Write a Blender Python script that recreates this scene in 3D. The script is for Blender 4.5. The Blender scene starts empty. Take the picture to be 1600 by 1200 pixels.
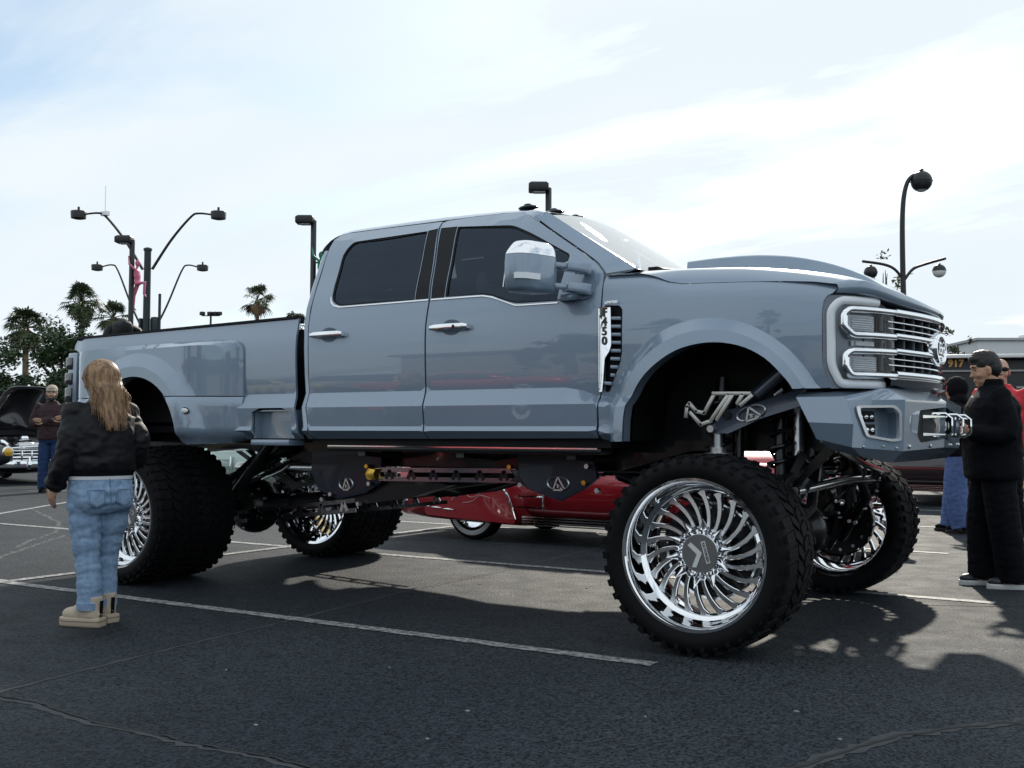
import bpy, bmesh, math, random
from math import sin, cos, pi, radians, sqrt, atan2, hypot
from mathutils import Vector, Matrix, noise
from mathutils import geometry as mg

random.seed(11)
SC = bpy.context.scene
COL = SC.collection

# ------------------------------------------------------------------ camera
YAW, PITCH, ROLL = 0.5598, 0.0458, 0.0035
fw = Vector((-sin(YAW)*cos(PITCH), cos(YAW)*cos(PITCH), sin(PITCH)))
rt = Vector((cos(YAW), sin(YAW), 0)); up = rt.cross(fw)
r2 = rt*cos(ROLL) + up*sin(ROLL); u2 = -rt*sin(ROLL) + up*cos(ROLL)
cam = bpy.data.cameras.new('camera'); cam_ob = bpy.data.objects.new('camera', cam); COL.objects.link(cam_ob)
CAM = Vector((2.0781, -6.4513, 1.0989))
cam_ob.matrix_world = Matrix(((r2.x, u2.x, -fw.x, CAM.x), (r2.y, u2.y, -fw.y, CAM.y), (r2.z, u2.z, -fw.z, CAM.z), (0, 0, 0, 1)))
cam.sensor_width = 36; cam.lens = 36*1677.8/1600; cam.clip_start = .05; cam.clip_end = 2000
SC.camera = cam_ob

# ------------------------------------------------------------------ world, sun, exposure
SUN_AZ = Vector((-0.30, 0.954, 0)).normalized(); SUN_EL = radians(31.5)
W = bpy.data.worlds.new('World'); SC.world = W; W.use_nodes = True
nt = W.node_tree; nt.nodes.clear()
def N(t, **k):
    n = nt.nodes.new(t)
    for a, b in k.items(): setattr(n, a, b)
    return n
L = lambda a, b: nt.links.new(a, b)
out = N('ShaderNodeOutputWorld'); bg = N('ShaderNodeBackground'); L(bg.outputs[0], out.inputs[0]); bg.inputs[1].default_value = 1.0
sky = N('ShaderNodeTexSky', sky_type='NISHITA'); sky.sun_disc = False
sky.sun_elevation = SUN_EL; sky.sun_rotation = atan2(SUN_AZ.x, SUN_AZ.y); sky.altitude = 600; sky.air_density = 1.0; sky.dust_density = 1.5
tc = N('ShaderNodeTexCoord'); sx = N('ShaderNodeSeparateXYZ'); L(tc.outputs['Generated'], sx.inputs[0])
def mth(op, a, b=None, clamp=False):
    n = N('ShaderNodeMath', operation=op); n.use_clamp = clamp
    for i, v in enumerate((a, b)):
        if v is None: continue
        if isinstance(v, (int, float)): n.inputs[i].default_value = v
        else: L(v, n.inputs[i])
    return n.outputs[0]
zz = mth('ADD', mth('MAXIMUM', sx.outputs[2], 0.0), 0.22)
cv = N('ShaderNodeCombineXYZ'); L(mth('DIVIDE', sx.outputs[0], zz), cv.inputs[0]); L(mth('DIVIDE', sx.outputs[1], zz), cv.inputs[1])
mp = N('ShaderNodeMapping'); L(cv.outputs[0], mp.inputs[0]); mp.inputs['Location'].default_value = (5.2, 9.3, 0); mp.inputs['Rotation'].default_value = (0, 0, radians(10)); mp.inputs['Scale'].default_value = (.62, 1.5, 1)
n1 = N('ShaderNodeTexNoise'); L(mp.outputs[0], n1.inputs[0]); n1.inputs['Scale'].default_value = 1.1; n1.inputs['Detail'].default_value = 9; n1.inputs['Roughness'].default_value = .55; n1.inputs['Distortion'].default_value = .35
ramp = N('ShaderNodeValToRGB'); L(n1.outputs[0], ramp.inputs[0]); ramp.color_ramp.elements[0].position = .35; ramp.color_ramp.elements[1].position = .50
ramp.color_ramp.elements[0].color = (.30, .30, .30, 1)
n2 = N('ShaderNodeTexNoise'); L(mp.outputs[0], n2.inputs[0]); n2.inputs['Scale'].default_value = 2.3; n2.inputs['Detail'].default_value = 6
cl = N('ShaderNodeMix', data_type='RGBA'); L(n2.outputs[0], cl.inputs[0]); cl.inputs[6].default_value = (.80, .895, .965, 1); cl.inputs[7].default_value = (.91, .985, 1.03, 1)
sk = N('ShaderNodeMix', data_type='RGBA', blend_type='MULTIPLY'); sk.inputs[0].default_value = 1; L(sky.outputs[0], sk.inputs[6]); sk.inputs[7].default_value = (.118, .135, .136, 1)
mx = N('ShaderNodeMix', data_type='RGBA'); L(ramp.outputs[0], mx.inputs[0]); L(sk.outputs[2], mx.inputs[6]); L(cl.outputs[2], mx.inputs[7]); L(mx.outputs[2], bg.inputs[0])

sun = bpy.data.lights.new('sun', 'SUN'); sun_ob = bpy.data.objects.new('sun', sun); COL.objects.link(sun_ob)
sun.energy = 5.0; sun.angle = radians(1.6); sun.color = (1.0, .92, .80)
sd = Vector((SUN_AZ.x*cos(SUN_EL), SUN_AZ.y*cos(SUN_EL), sin(SUN_EL)))
sun_ob.rotation_euler = sd.to_track_quat('Z', 'Y').to_euler(); sun_ob.location = sd*60

SC.view_settings.view_transform = 'Standard'; SC.view_settings.look = 'None'; SC.view_settings.gamma = 1; SC.view_settings.exposure = 0.0
SC.view_settings.use_curve_mapping = False
SC.cycles.use_denoising = True; SC.cycles.max_bounces = 8; SC.cycles.transparent_max_bounces = 12; SC.cycles.caustics_reflective = False; SC.cycles.caustics_refractive = False
SC.cycles.sample_clamp_indirect = 6

# ------------------------------------------------------------------ materials
MATS = {}
def mat(name, base=(.5, .5, .5), rough=.5, metal=0, coat=0, spec=.5, var=0, vscale=8, bump=0, bscale=60, emis=None, coat_rough=.03, bdist=.01, sheen=0, rvar=0, alpha=1):
    if name in MATS: return MATS[name]
    m = bpy.data.materials.new(name); m.use_nodes = True; t = m.node_tree; b = t.nodes['Principled BSDF']
    b.inputs['Base Color'].default_value = (*base, 1); b.inputs['Roughness'].default_value = rough; b.inputs['Metallic'].default_value = metal
    b.inputs['Coat Weight'].default_value = coat; b.inputs['Coat Roughness'].default_value = coat_rough; b.inputs['Specular IOR Level'].default_value = spec
    if sheen: b.inputs['Sheen Weight'].default_value = sheen
    if alpha < 1: b.inputs['Alpha'].default_value = alpha
    if emis: b.inputs['Emission Color'].default_value = (*emis[:3], 1); b.inputs['Emission Strength'].default_value = emis[3]
    if var or bump or rvar:
        c = t.nodes.new('ShaderNodeTexCoord'); nz = t.nodes.new('ShaderNodeTexNoise'); t.links.new(c.outputs['Object'], nz.inputs[0]); nz.inputs['Scale'].default_value = vscale; nz.inputs['Detail'].default_value = 6
        if var:
            mxn = t.nodes.new('ShaderNodeMix'); mxn.data_type = 'RGBA'; t.links.new(nz.outputs[0], mxn.inputs[0])
            mxn.inputs[6].default_value = (*[max(0, v*(1-var)) for v in base], 1); mxn.inputs[7].default_value = (*[v*(1+var) for v in base], 1)
            t.links.new(mxn.outputs[2], b.inputs['Base Color'])
        if rvar:
            mr = t.nodes.new('ShaderNodeMapRange'); t.links.new(nz.outputs[0], mr.inputs[0]); mr.inputs[3].default_value = max(0, rough-rvar); mr.inputs[4].default_value = rough+rvar; t.links.new(mr.outputs[0], b.inputs['Roughness'])
        if bump:
            n_ = t.nodes.new('ShaderNodeTexNoise'); t.links.new(c.outputs['Object'], n_.inputs[0]); n_.inputs['Scale'].default_value = bscale; n_.inputs['Detail'].default_value = 5
            bp = t.nodes.new('ShaderNodeBump'); bp.inputs['Strength'].default_value = bump; bp.inputs['Distance'].default_value = bdist
            t.links.new(n_.outputs[0], bp.inputs['Height']); t.links.new(bp.outputs[0], b.inputs['Normal'])
    MATS[name] = m; return m
def glass(name, tint=(.1, .11, .115), rough=.0, ior=1.5, film=(1, 1, 1), glare_mix=0):
    if name in MATS: return MATS[name]
    m = bpy.data.materials.new(name); m.use_nodes = True; t = m.node_tree; t.nodes.clear()
    o = t.nodes.new('ShaderNodeOutputMaterial'); a = t.nodes.new('ShaderNodeBsdfTransparent'); g = t.nodes.new('ShaderNodeBsdfGlossy'); lw = t.nodes.new('ShaderNodeLayerWeight'); pw = t.nodes.new('ShaderNodeMath'); f = t.nodes.new('ShaderNodeMath'); x = t.nodes.new('ShaderNodeMixShader'); f0 = ((ior-1)/(ior+1))**2
    lw.inputs[0].default_value = .5; pw.operation = 'POWER'; pw.inputs[1].default_value = 5; f.operation = 'MULTIPLY_ADD'; f.inputs[1].default_value = 1-f0; f.inputs[2].default_value = f0; t.links.new(lw.outputs['Facing'], pw.inputs[0]); t.links.new(pw.outputs[0], f.inputs[0])
    a.inputs[0].default_value = (*tint, 1); g.inputs['Roughness'].default_value = rough; g.inputs[0].default_value = (*film, 1)
    t.links.new(f.outputs[0], x.inputs[0]); t.links.new(a.outputs[0], x.inputs[1]); t.links.new(g.outputs[0], x.inputs[2]); t.links.new(x.outputs[0], o.inputs[0])
    if glare_mix:   # white diffuse mixed in, painting pale sky glare onto the glass
        tr = t.nodes.new('ShaderNodeBsdfDiffuse'); tr.inputs[0].default_value = (.85, .87, .88, 1); y = t.nodes.new('ShaderNodeMixShader'); y.inputs[0].default_value = glare_mix; t.links.new(x.outputs[0], y.inputs[1]); t.links.new(tr.outputs[0], y.inputs[2]); t.links.new(y.outputs[0], o.inputs[0])
    MATS[name] = m; return m

PAINT = mat('grey_blue_paint', (.222, .295, .385), .32, .30, 1, .5, coat_rough=.012); PAINT.node_tree.nodes['Principled BSDF'].inputs['Coat IOR'].default_value = 1.62
CHROME = mat('chrome', (.88, .89, .91), .04, 1)
BRUSH = mat('brushed_aluminium', (.62, .63, .64), .30, 1, rvar=.08, vscale=40)
DARKMET = mat('dark_metal', (.0045, .0055, .0075), .34, .0, .25, .35, rvar=.12, vscale=9)
BLACK = mat('black_plastic', (.004, .0045, .006), .55, spec=.25, rvar=.1)
GLOSSBLK = mat('gloss_black', (.004, .005, .008), .10, 0, .22, .1)
RUBBER = mat('tyre_rubber', (.0032, .0038, .0050), .72, spec=.18, var=.35, vscale=14, bump=.25, bscale=160, bdist=.004)
BLUEMET = mat('navy_metal', (.004, .010, .026), .42, .0, .15, .3)
WINGLASS = glass('tinted_window', (.07, .08, .095), ior=1.6, film=(.62, .78, 1.0))
WSGLASS = glass('windshield_glass', (.55, .58, .58), ior=1.8, glare_mix=.55)
DRLMAT = mat('lamp_diffuser', (.88, .90, .93), .25, 0, .5)
LENS = mat('lamp_reflector', (.30, .32, .35), .25, .6)
CLEARLENS = glass('clear_lens', (.97, .98, .99), ior=1.25)
REDLENS = mat('dark_red_lens', (.03, .004, .006), .08, 0, 1)
WHITE = mat('white_plastic', (.75, .76, .76), .35)
GOLD = mat('gold_anodised', (.75, .48, .08), .22, .9)
REDANO = mat('red_anodised', (.35, .02, .03), .25, .8)

# ------------------------------------------------------------------ mesh helpers
class MB:
    def __init__(s): s.v = []; s.f = []
    def add(s, vs, fs):
        o = len(s.v); s.v += [tuple(v) for v in vs]; s.f += [tuple(i+o for i in f) for f in fs]; return s
    def box(s, c, d, rot=None):
        R = rot or Matrix.Identity(3); c = Vector(c); vs = []
        for z in (-1, 1):
            for y in (-1, 1):
                for x in (-1, 1): vs.append(c + R @ Vector((x*d[0]/2, y*d[1]/2, z*d[2]/2)))
        return s.add(vs, [(0, 2, 3, 1), (4, 5, 7, 6), (0, 1, 5, 4), (2, 6, 7, 3), (0, 4, 6, 2), (1, 3, 7, 5)])
    def bar(s, a, b, w, h, upv=(0, 0, 1)):
        a, b = Vector(a), Vector(b); d = b-a; x = d.normalized(); y = Vector(upv).cross(x)
        if y.length < 1e-4: y = Vector((0, 1, 0))
        y.normalize(); z = x.cross(y)
        return s.box((a+b)/2, (d.length, w, h), Matrix((x, y, z)).transposed())
    def loft(s, rings, closed=True, caps=True):
        n = len(rings[0]); o = len(s.v); fs = []
        for r in rings: s.v += [tuple(p) for p in r]
        for i in range(len(rings)-1):
            for j in range(n if closed else n-1):
                a = o+i*n+j; b = o+i*n+(j+1) % n; fs.append((a, b, b+n, a+n))
        if caps:
            fs.append(tuple(o+j for j in range(n))[::-1]); fs.append(tuple(o+(len(rings)-1)*n+j for j in range(n)))
        s.f += fs; return s
    def tube(s, path, r, n=10, caps=True, flat=1.0):
        P = [Vector(q) for q in path]; R = r if isinstance(r, (list, tuple)) else [r]*len(P); rings = []
        ref = None
        for i, q in enumerate(P):
            t = (P[min(i+1, len(P)-1)]-P[max(i-1, 0)]).normalized()
            if ref is None:
                ref = Vector((0, 0, 1)) if abs(t.z) < .9 else Vector((1, 0, 0))
            a = t.cross(ref)
            if a.length < 1e-5: a = t.orthogonal()
            a.normalize(); b = a.cross(t).normalized(); ref = b
            rr = R[i]; ra, rb = (rr if isinstance(rr, tuple) else (rr, rr*flat))
            rings.append([q + a*cos(2*pi*k/n)*ra + b*sin(2*pi*k/n)*rb for k in range(n)])
        return s.loft(rings, True, caps)
    def rev(s, prof, c=(0, 0, 0), n=48, a0=0, a1=2*pi):
        """profile of (r, y) turned about the y axis through c"""
        c = Vector(c); full = abs(a1-a0-2*pi) < 1e-6; m = n if full else n+1; rings = []
        for r, y in prof:
            rings.append([c+Vector((r*cos(a0+(a1-a0)*k/n), y, r*sin(a0+(a1-a0)*k/n))) for k in range(m)])
        return s.loft(rings, full, False)
    def revz(s, prof, c=(0, 0, 0), n=24):
        c = Vector(c)
        return s.loft([[c+Vector((r*cos(2*pi*k/n), r*sin(2*pi*k/n), z)) for k in range(n)] for r, z in prof], True, True)
    def ell(s, c, r, n=12, m=8, rot=None):
        R = rot or Matrix.Identity(3); c = Vector(c); rings = []
        for i in range(m+1):
            a = -pi/2 + pi*i/m; q = max(cos(a), .02)
            rings.append([c+R@Vector((r[0]*q*cos(2*pi*k/n), r[1]*q*sin(2*pi*k/n), r[2]*sin(a))) for k in range(n)])
        return s.loft(rings)
    def prism(s, poly, f0, f1):
        """2d polygon -> solid between two mapping functions"""
        n = len(poly); o = len(s.v)
        s.v += [tuple(f0(*q)) for q in poly] + [tuple(f1(*q)) for q in poly]
        tri = mg.tessellate_polygon([[Vector((a, b, 0)) for a, b in poly]])
        for t in tri: s.f += [tuple(o+i for i in t), tuple(o+n+i for i in t[::-1])]
        s.f += [(o+i, o+(i+1) % n, o+n+(i+1) % n, o+n+i) for i in range(n)]; return s
    def mirror(s):
        m = MB(); m.v = [(x, -y, z) for x, y, z in s.v]; m.f = [f[::-1] for f in s.f]; return m
    def xf(s, M):
        s.v = [tuple(M @ Vector(q)) for q in s.v]; return s
    def build(s, name, material, parent=None, sharp=35, bevel=0, recalc=False):
        me = bpy.data.meshes.new(name); me.from_pydata(s.v, [], s.f)
        bm = bmesh.new(); bm.from_mesh(me); bmesh.ops.remove_doubles(bm, verts=bm.verts, dist=1e-5)
        if recalc: bmesh.ops.recalc_face_normals(bm, faces=bm.faces)
        if bevel:
            es = [e for e in bm.edges if len(e.link_faces) == 2 and e.calc_face_angle(0) > radians(25)]
            bmesh.ops.bevel(bm, geom=es, offset=bevel, segments=2, affect='EDGES', profile=.5, clamp_overlap=True)
        bm.to_mesh(me); bm.free()
        if sharp is None: pass
        else:
            me.shade_smooth(); me.set_sharp_from_angle(angle=radians(sharp))
        o = bpy.data.objects.new(name, me); COL.objects.link(o)
        if material: me.materials.append(material)
        if parent: o.parent = parent
        return o
def both(m, name, material, parent=None, **k):
    a = m.build(name, material, parent, **k); b = m.mirror().build(name, material, parent if not isinstance(parent, tuple) else None, **k)
    return a, b
def empty(name, loc=(0, 0, 0), rz=0):
    o = bpy.data.objects.new(name, None); o.location = loc; o.rotation_euler = (0, 0, rz); o.empty_display_size = .2; COL.objects.link(o); return o
def tag(o, label=None, cat=None, group=None, kind=None):
    for k, v in (('label', label), ('category', cat), ('group', group), ('kind', kind)):
        if v: o[k] = v
    return o
def copy_tree(o, parent=None):
    c = o.copy(); COL.objects.link(c)
    if parent: c.parent = parent
    for ch in [x for x in COL.objects if x.parent == o]: copy_tree(ch, c)
    return c
def cat_rom(tbl):
    xs = [a for a, b in tbl]; ys = [b for a, b in tbl]; n = len(xs)
    ms = []
    for i in range(n):
        if i == 0: ms.append((ys[1]-ys[0])/(xs[1]-xs[0]))
        elif i == n-1: ms.append((ys[-1]-ys[-2])/(xs[-1]-xs[-2]))
        else:
            d0 = (ys[i]-ys[i-1])/(xs[i]-xs[i-1]); d1 = (ys[i+1]-ys[i])/(xs[i+1]-xs[i]); ms.append(0 if d0*d1 < 0 else 2*d0*d1/(d0+d1) if d0+d1 else 0)
    def f(x):
        if x <= xs[0]: return ys[0]+ms[0]*(x-xs[0])*.0
        if x >= xs[-1]: return ys[-1]
        i = 0
        while x > xs[i+1]: i += 1
        h = xs[i+1]-xs[i]; t = (x-xs[i])/h
        return (2*t**3-3*t*t+1)*ys[i]+(t**3-2*t*t+t)*h*ms[i]+(-2*t**3+3*t*t)*ys[i+1]+(t**3-t*t)*h*ms[i+1]
    return f
def lin(tbl):
    def f(x):
        if x <= tbl[0][0]: return tbl[0][1]
        for (a, b), (c, d) in zip(tbl, tbl[1:]):
            if x <= c: return b+(d-b)*(x-a)/(c-a)
        return tbl[-1][1]
    return f
def sst(t): t = max(0, min(1, t)); return t*t*(3-2*t)
def spline(pts, n=6, closed=False):
    P = [Vector(q) for q in pts]; o = []; m = len(P)
    for i in range(m if closed else m-1):
        g = lambda k: P[k % m] if closed else P[max(0, min(m-1, k))]
        a, b, c, d = g(i-1), g(i), g(i+1), g(i+2)
        for k in range(n):
            t = k/n; o.append(.5*((2*b)+(-a+c)*t+(2*a-5*b+4*c-d)*t*t+(-a+3*b-3*c+d)*t**3))
    if not closed: o.append(P[-1])
    return o
def inpoly(x, y, P):
    c = False; j = len(P)-1
    for i in range(len(P)):
        xi, yi = P[i]; xj, yj = P[j]
        if (yi > y) != (yj > y) and x < (xj-xi)*(y-yi)/(yj-yi)+xi: c = not c
        j = i
    return c
def dens(P, step, closed=True):
    o = []; n = len(P)
    for i in range(n if closed else n-1):
        a = P[i]; b = P[(i+1) % n]; d = hypot(b[0]-a[0], b[1]-a[1]); k = max(1, round(d/step))
        for j in range(k): o.append((a[0]+(b[0]-a[0])*j/k, a[1]+(b[1]-a[1])*j/k))
    if not closed: o.append(tuple(P[-1]))
    return o
def rnd(P, r, n=4):
    """round the corners of a 2d polygon"""
    o = []; m = len(P)
    for i in range(m):
        a, b, c = Vector(P[i-1]), Vector(P[i]), Vector(P[(i+1) % m]); rr = r[i] if isinstance(r, (list, tuple)) else r
        if rr <= 0: o.append(tuple(b)); continue
        d1 = (a-b); d2 = (c-b); k = min(rr, d1.length*.45, d2.length*.45); p = b+d1.normalized()*k; q = b+d2.normalized()*k
        for j in range(n+1):
            t = j/n; o.append(tuple(p*(1-t)**2+b*2*t*(1-t)+q*t*t))
    return o
def panel(outer, mapf, holes=(), lines=(), res=.05, lip=(0, .018, 0), edge=None):
    """a curved sheet cut to a 2d outline with holes, its rims turned in by lip"""
    edge = edge or res; lip = Vector(lip)
    loops = [dens(outer, edge)] + [dens(h, edge) for h in holes]
    pts = []; eds = []
    for lp in loops:
        o = len(pts); pts += lp; eds += [(o+i, o+(i+1) % len(lp)) for i in range(len(lp))]
    nl = len(pts)
    for ln in lines:
        l2 = [q for q in dens(ln, edge, False) if inpoly(*q, loops[0]) and not any(inpoly(*q, h) for h in loops[1:]) and min(hypot(q[0]-a, q[1]-b) for a, b in pts[:nl]) > edge*.35]
        o = len(pts); pts += l2
        for i in range(len(l2)-1):
            if hypot(l2[i+1][0]-l2[i][0], l2[i+1][1]-l2[i][1]) < edge*1.6: eds.append((o+i, o+i+1))
    x0 = min(a for a, b in loops[0]); x1 = max(a for a, b in loops[0]); y0 = min(b for a, b in loops[0]); y1 = max(b for a, b in loops[0])
    near = list(pts); j = 0; y = y0+res*.5
    while y < y1:
        x = x0+res*(.5 if j % 2 else .0)
        while x < x1:
            if inpoly(x, y, loops[0]) and not any(inpoly(x, y, h) for h in loops[1:]) and all((x-a)**2+(y-b)**2 > (.5*res)**2 for a, b in near): pts.append((x, y))
            x += res
        y += res*.87; j += 1
    vs, es, fs, *_ = mg.delaunay_2d_cdt([Vector(q) for q in pts], eds, [], 0, 1e-6)
    m = MB(); m.v = [tuple(mapf(v.x, v.y)) for v in vs]; cnt = {}
    for f in fs:
        cx = sum(vs[i].x for i in f)/len(f); cy = sum(vs[i].y for i in f)/len(f)
        if inpoly(cx, cy, loops[0]) and not any(inpoly(cx, cy, h) for h in loops[1:]):
            m.f.append(tuple(f))
            for i in range(len(f)): k = (f[i], f[(i+1) % len(f)]); cnt[k] = 1
    if lip.length > 0:
        mp_ = {}
        for a, b in [k for k in cnt if (k[1], k[0]) not in cnt]:
            for i in (a, b):
                if i not in mp_: mp_[i] = len(m.v); m.v.append(tuple(Vector(m.v[i])+lip))
            m.f.append((b, a, mp_[a], mp_[b]))
    return m
def text(s, size, depth=.004, align='CENTER', spacing=1.0, shear=0, bold=0):
    c = bpy.data.curves.new('t', 'FONT'); c.body = s; c.size = size; c.extrude = depth/2; c.align_x = align; c.align_y = 'CENTER'; c.space_character = spacing; c.shear = shear; c.offset = bold; c.resolution_u = 3
    o = bpy.data.objects.new('t', c); COL.objects.link(o); dg = bpy.context.evaluated_depsgraph_get(); me = o.evaluated_get(dg).to_mesh()
    m = MB(); m.v = [tuple(v.co) for v in me.vertices]; m.f = [tuple(q.vertices) for q in me.polygons]
    o.evaluated_get(dg).to_mesh_clear(); bpy.data.objects.remove(o); bpy.data.curves.remove(c); return m
def frame(o, x, y):
    """matrix with local x, y given and local z = x cross y"""
    x = Vector(x).normalized(); y = Vector(y).normalized(); z = x.cross(y)
    return Matrix(((x.x, y.x, z.x, o[0]), (x.y, y.y, z.y, o[1]), (x.z, y.z, z.z, o[2]), (0, 0, 0, 1)))
# ------------------------------------------------------------------ ground
def asphalt():
    m = bpy.data.materials.new('asphalt'); m.use_nodes = True; t = m.node_tree; b = t.nodes['Principled BSDF']; K = t.links.new
    def A(ty, **k):
        n = t.nodes.new(ty)
        for a, v in k.items(): setattr(n, a, v)
        return n
    c = A('ShaderNodeTexCoord')
    def nz(sc, det=4, ro=.55):
        n = A('ShaderNodeTexNoise'); K(c.outputs['Object'], n.inputs[0]); n.inputs['Scale'].default_value = sc; n.inputs['Detail'].default_value = det; n.inputs['Roughness'].default_value = ro; return n.outputs[0]
    def rmp(i, p0, p1, c0, c1):
        r = A('ShaderNodeValToRGB'); K(i, r.inputs[0]); e = r.color_ramp.elements; e[0].position = p0; e[1].position = p1; e[0].color = (*c0, 1); e[1].color = (*c1, 1); return r.outputs[0]
    def mix(f, a, bb, ty='MIX'):
        x = A('ShaderNodeMix', data_type='RGBA', blend_type=ty)
        for i, v in ((0, f), (6, a), (7, bb)):
            if isinstance(v, (int, float)): x.inputs[i].default_value = v
            elif isinstance(v, tuple): x.inputs[i].default_value = (*v, 1)
            else: K(v, x.inputs[i])
        return x.outputs[2]
    vo = A('ShaderNodeTexVoronoi'); K(c.outputs['Object'], vo.inputs[0]); vo.inputs['Scale'].default_value = 95
    stones = rmp(vo.outputs['Color'], .15, .9, (.20, .21, .22), (2.35, 2.3, 2.2))
    base = rmp(nz(.35, 6), .3, .7, (.0125, .0175, .0245), (.0215, .0268, .0330))
    base = mix(1.0, base, stones, 'MULTIPLY')
    st = rmp(nz(.9, 5, .6), .56, .70, (1, 1, 1), (.50, .50, .52)); base = mix(1.0, base, st, 'MULTIPLY')
    pt = rmp(nz(.16, 3, .5), .38, .62, (.80, .80, .80), (1.22, 1.22, 1.2)); base = mix(1.0, base, pt, 'MULTIPLY')
    oil = rmp(nz(2.6, 2, .4), .70, .80, (1, 1, 1), (.38, .38, .40)); base = mix(1.0, base, oil, 'MULTIPLY')
    rust = rmp(nz(1.3, 3), .66, .78, (0, 0, 0), (.35, .35, .35)); base = mix(rust, base, (.050, .036, .028))
    spk = rmp(nz(150, 2), .70, .74, (0, 0, 0), (.8, .8, .8)); base = mix(spk, base, (.16, .16, .155))
    K(base, b.inputs['Base Color'])
    rr = A('ShaderNodeMapRange'); K(nz(4, 4), rr.inputs[0]); rr.inputs[3].default_value = .58; rr.inputs[4].default_value = .85; K(rr.outputs[0], b.inputs['Roughness']); b.inputs['Specular IOR Level'].default_value = .16
    bp = A('ShaderNodeBump'); bp.inputs['Strength'].default_value = .7; bp.inputs['Distance'].default_value = .006
    ad = A('ShaderNodeMath', operation='ADD'); K(vo.outputs['Distance'], ad.inputs[0]); K(nz(60, 4), ad.inputs[1]); K(ad.outputs[0], bp.inputs['Height']); K(bp.outputs[0], b.inputs['Normal'])
    return m
ASPH = asphalt()
g = MB(); S = 900
g.add([(-S, -S, 0), (S, -S, 0), (S, S, 0), (-S, S, 0)], [(0, 1, 2, 3)])
ground = tag(g.build('ground', ASPH, sharp=None), 'dark worn asphalt of the parking lot', 'ground', kind='structure')
def paintmat():
    m = bpy.data.materials.new('worn_white_paint'); m.use_nodes = True; t = m.node_tree; b = t.nodes['Principled BSDF']; K = t.links.new
    c = t.nodes.new('ShaderNodeTexCoord'); n = t.nodes.new('ShaderNodeTexNoise'); K(c.outputs['Object'], n.inputs[0]); n.inputs['Scale'].default_value = 26; n.inputs['Detail'].default_value = 8; n.inputs['Roughness'].default_value = .7
    r = t.nodes.new('ShaderNodeValToRGB'); K(n.outputs[0], r.inputs[0]); r.color_ramp.elements[0].position = .40; r.color_ramp.elements[1].position = .60
    r.color_ramp.elements[0].color = (.05, .052, .055, 1); r.color_ramp.elements[1].color = (.36, .37, .37, 1); K(r.outputs[0], b.inputs['Base Color']); b.inputs['Roughness'].default_value = .7
    return m
PMAT = paintmat()
def ribbon(pts, w, z, jag=0, step=.12):
    P = [Vector((a, b, z)) for a, b in dens(pts, step, False)]; m = MB(); rings = []
    for i, q in enumerate(P):
        t = (P[min(i+1, len(P)-1)]-P[max(i-1, 0)]).normalized(); n = Vector((-t.y, t.x, 0)); ww = w(i/len(P)) if callable(w) else w
        rings.append([q+n*(ww/2+random.uniform(-jag, jag)), q-n*(ww/2+random.uniform(-jag, jag))])
    return m.loft(rings, False, False)
LX = -5.25
for y, x0, x1 in ((-1.73, LX, -.09), (1.2, LX, 1.0), (4.13, LX, .2), (7.06, LX, -.2), (10, LX, -.2), (-1.73, -10.4, LX-.06), (1.2, -10.4, LX-.06), (4.13, -10.4, LX-.06), (7.06, -10.4, LX-.06), (-4.66, LX, -4.2)):
    ribbon([(x0, y), (x1, y+.02)], .095, .004, .004).build('parking_line', PMAT, ground, sharp=None)
ribbon([(LX, -4.8), (LX, 14)], .095, .0055, .004).build('parking_line', PMAT, ground, sharp=None)
for pts in ([(-13.5, 5.3), (-11, 1.6), (-9.6, -.6)], [(-18, 4), (-14, 7.5), (-9, 12)], [(-24, 5.5), (-15, 10)], [(-30, 8), (-19, 16)]):
    ribbon(pts, .1, .004, .01).build('parking_line', PMAT, ground, sharp=None)
CRACK = mat('crack_filler', (.016, .017, .019), .8)
SEAL = mat('pale_crack_edge', (.040, .045, .050), .85, var=.3, vscale=30)
def crack(pts, w, name='pavement_crack', m=CRACK, z=.004, j=.02):
    P = []
    for a, b in dens(pts, .05, False): P.append((a+random.uniform(-j, j), b+random.uniform(-j, j)))
    ribbon(P, lambda t: w*random.uniform(.5, 1.3), z, 0, .05).build(name, m, ground, sharp=None)
cl1 = [(-2.6, -3.62), (-2.12, -3.75), (-1.87, -3.74), (-1.43, -3.8), (-1.16, -3.78), (-.93, -3.79), (-.63, -3.76), (-.3, -3.78)]
crack(cl1, .012, j=.012); crack([(a, b-.025) for a, b in cl1], .03, 'crack_edge', SEAL, .002, .012)
cr1 = [(.7, -3.5), (.96, -2.91), (1.07, -2.61), (1.16, -2.34), (1.34, -2.1), (1.53, -1.87), (1.9, -1.5)]
crack(cr1, .02, j=.012); crack(cr1, .07, 'crack_edge', SEAL, .002)
sm = [(-2.15, -4.1), (-2.22, -3.69), (-2.29, -3.16), (-2.36, -2.52), (-2.42, -1.7), (-2.56, -.54), (-2.57, .59), (-2.69, 1.92), (-2.8, 4)]
crack(sm, .012, 'pavement_seam', CRACK, .0025, .004); crack([(a+.03, b) for a, b in sm], .03, 'crack_edge', SEAL, .002, .004)
crack([(.2, .7), (.54, .84), (1.18, 1.17), (2, 1.6)], .018, 'pavement_seam', CRACK, .0025, .006)
for pts in ([(-12, 3), (-9.5, 1.7), (-8.4, .9), (-7.8, .2), (-7.3, -.3)], [(-16, 4), (-12.4, 4.4), (-9.7, 2.9)], [(-8.7, 1.6), (-6.5, -1.1)]):
    crack(pts, .05, 'crack_edge', SEAL, .002, .03)
LITTER = mat('pale_scrap', (.28, .28, .27), .8)
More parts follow.
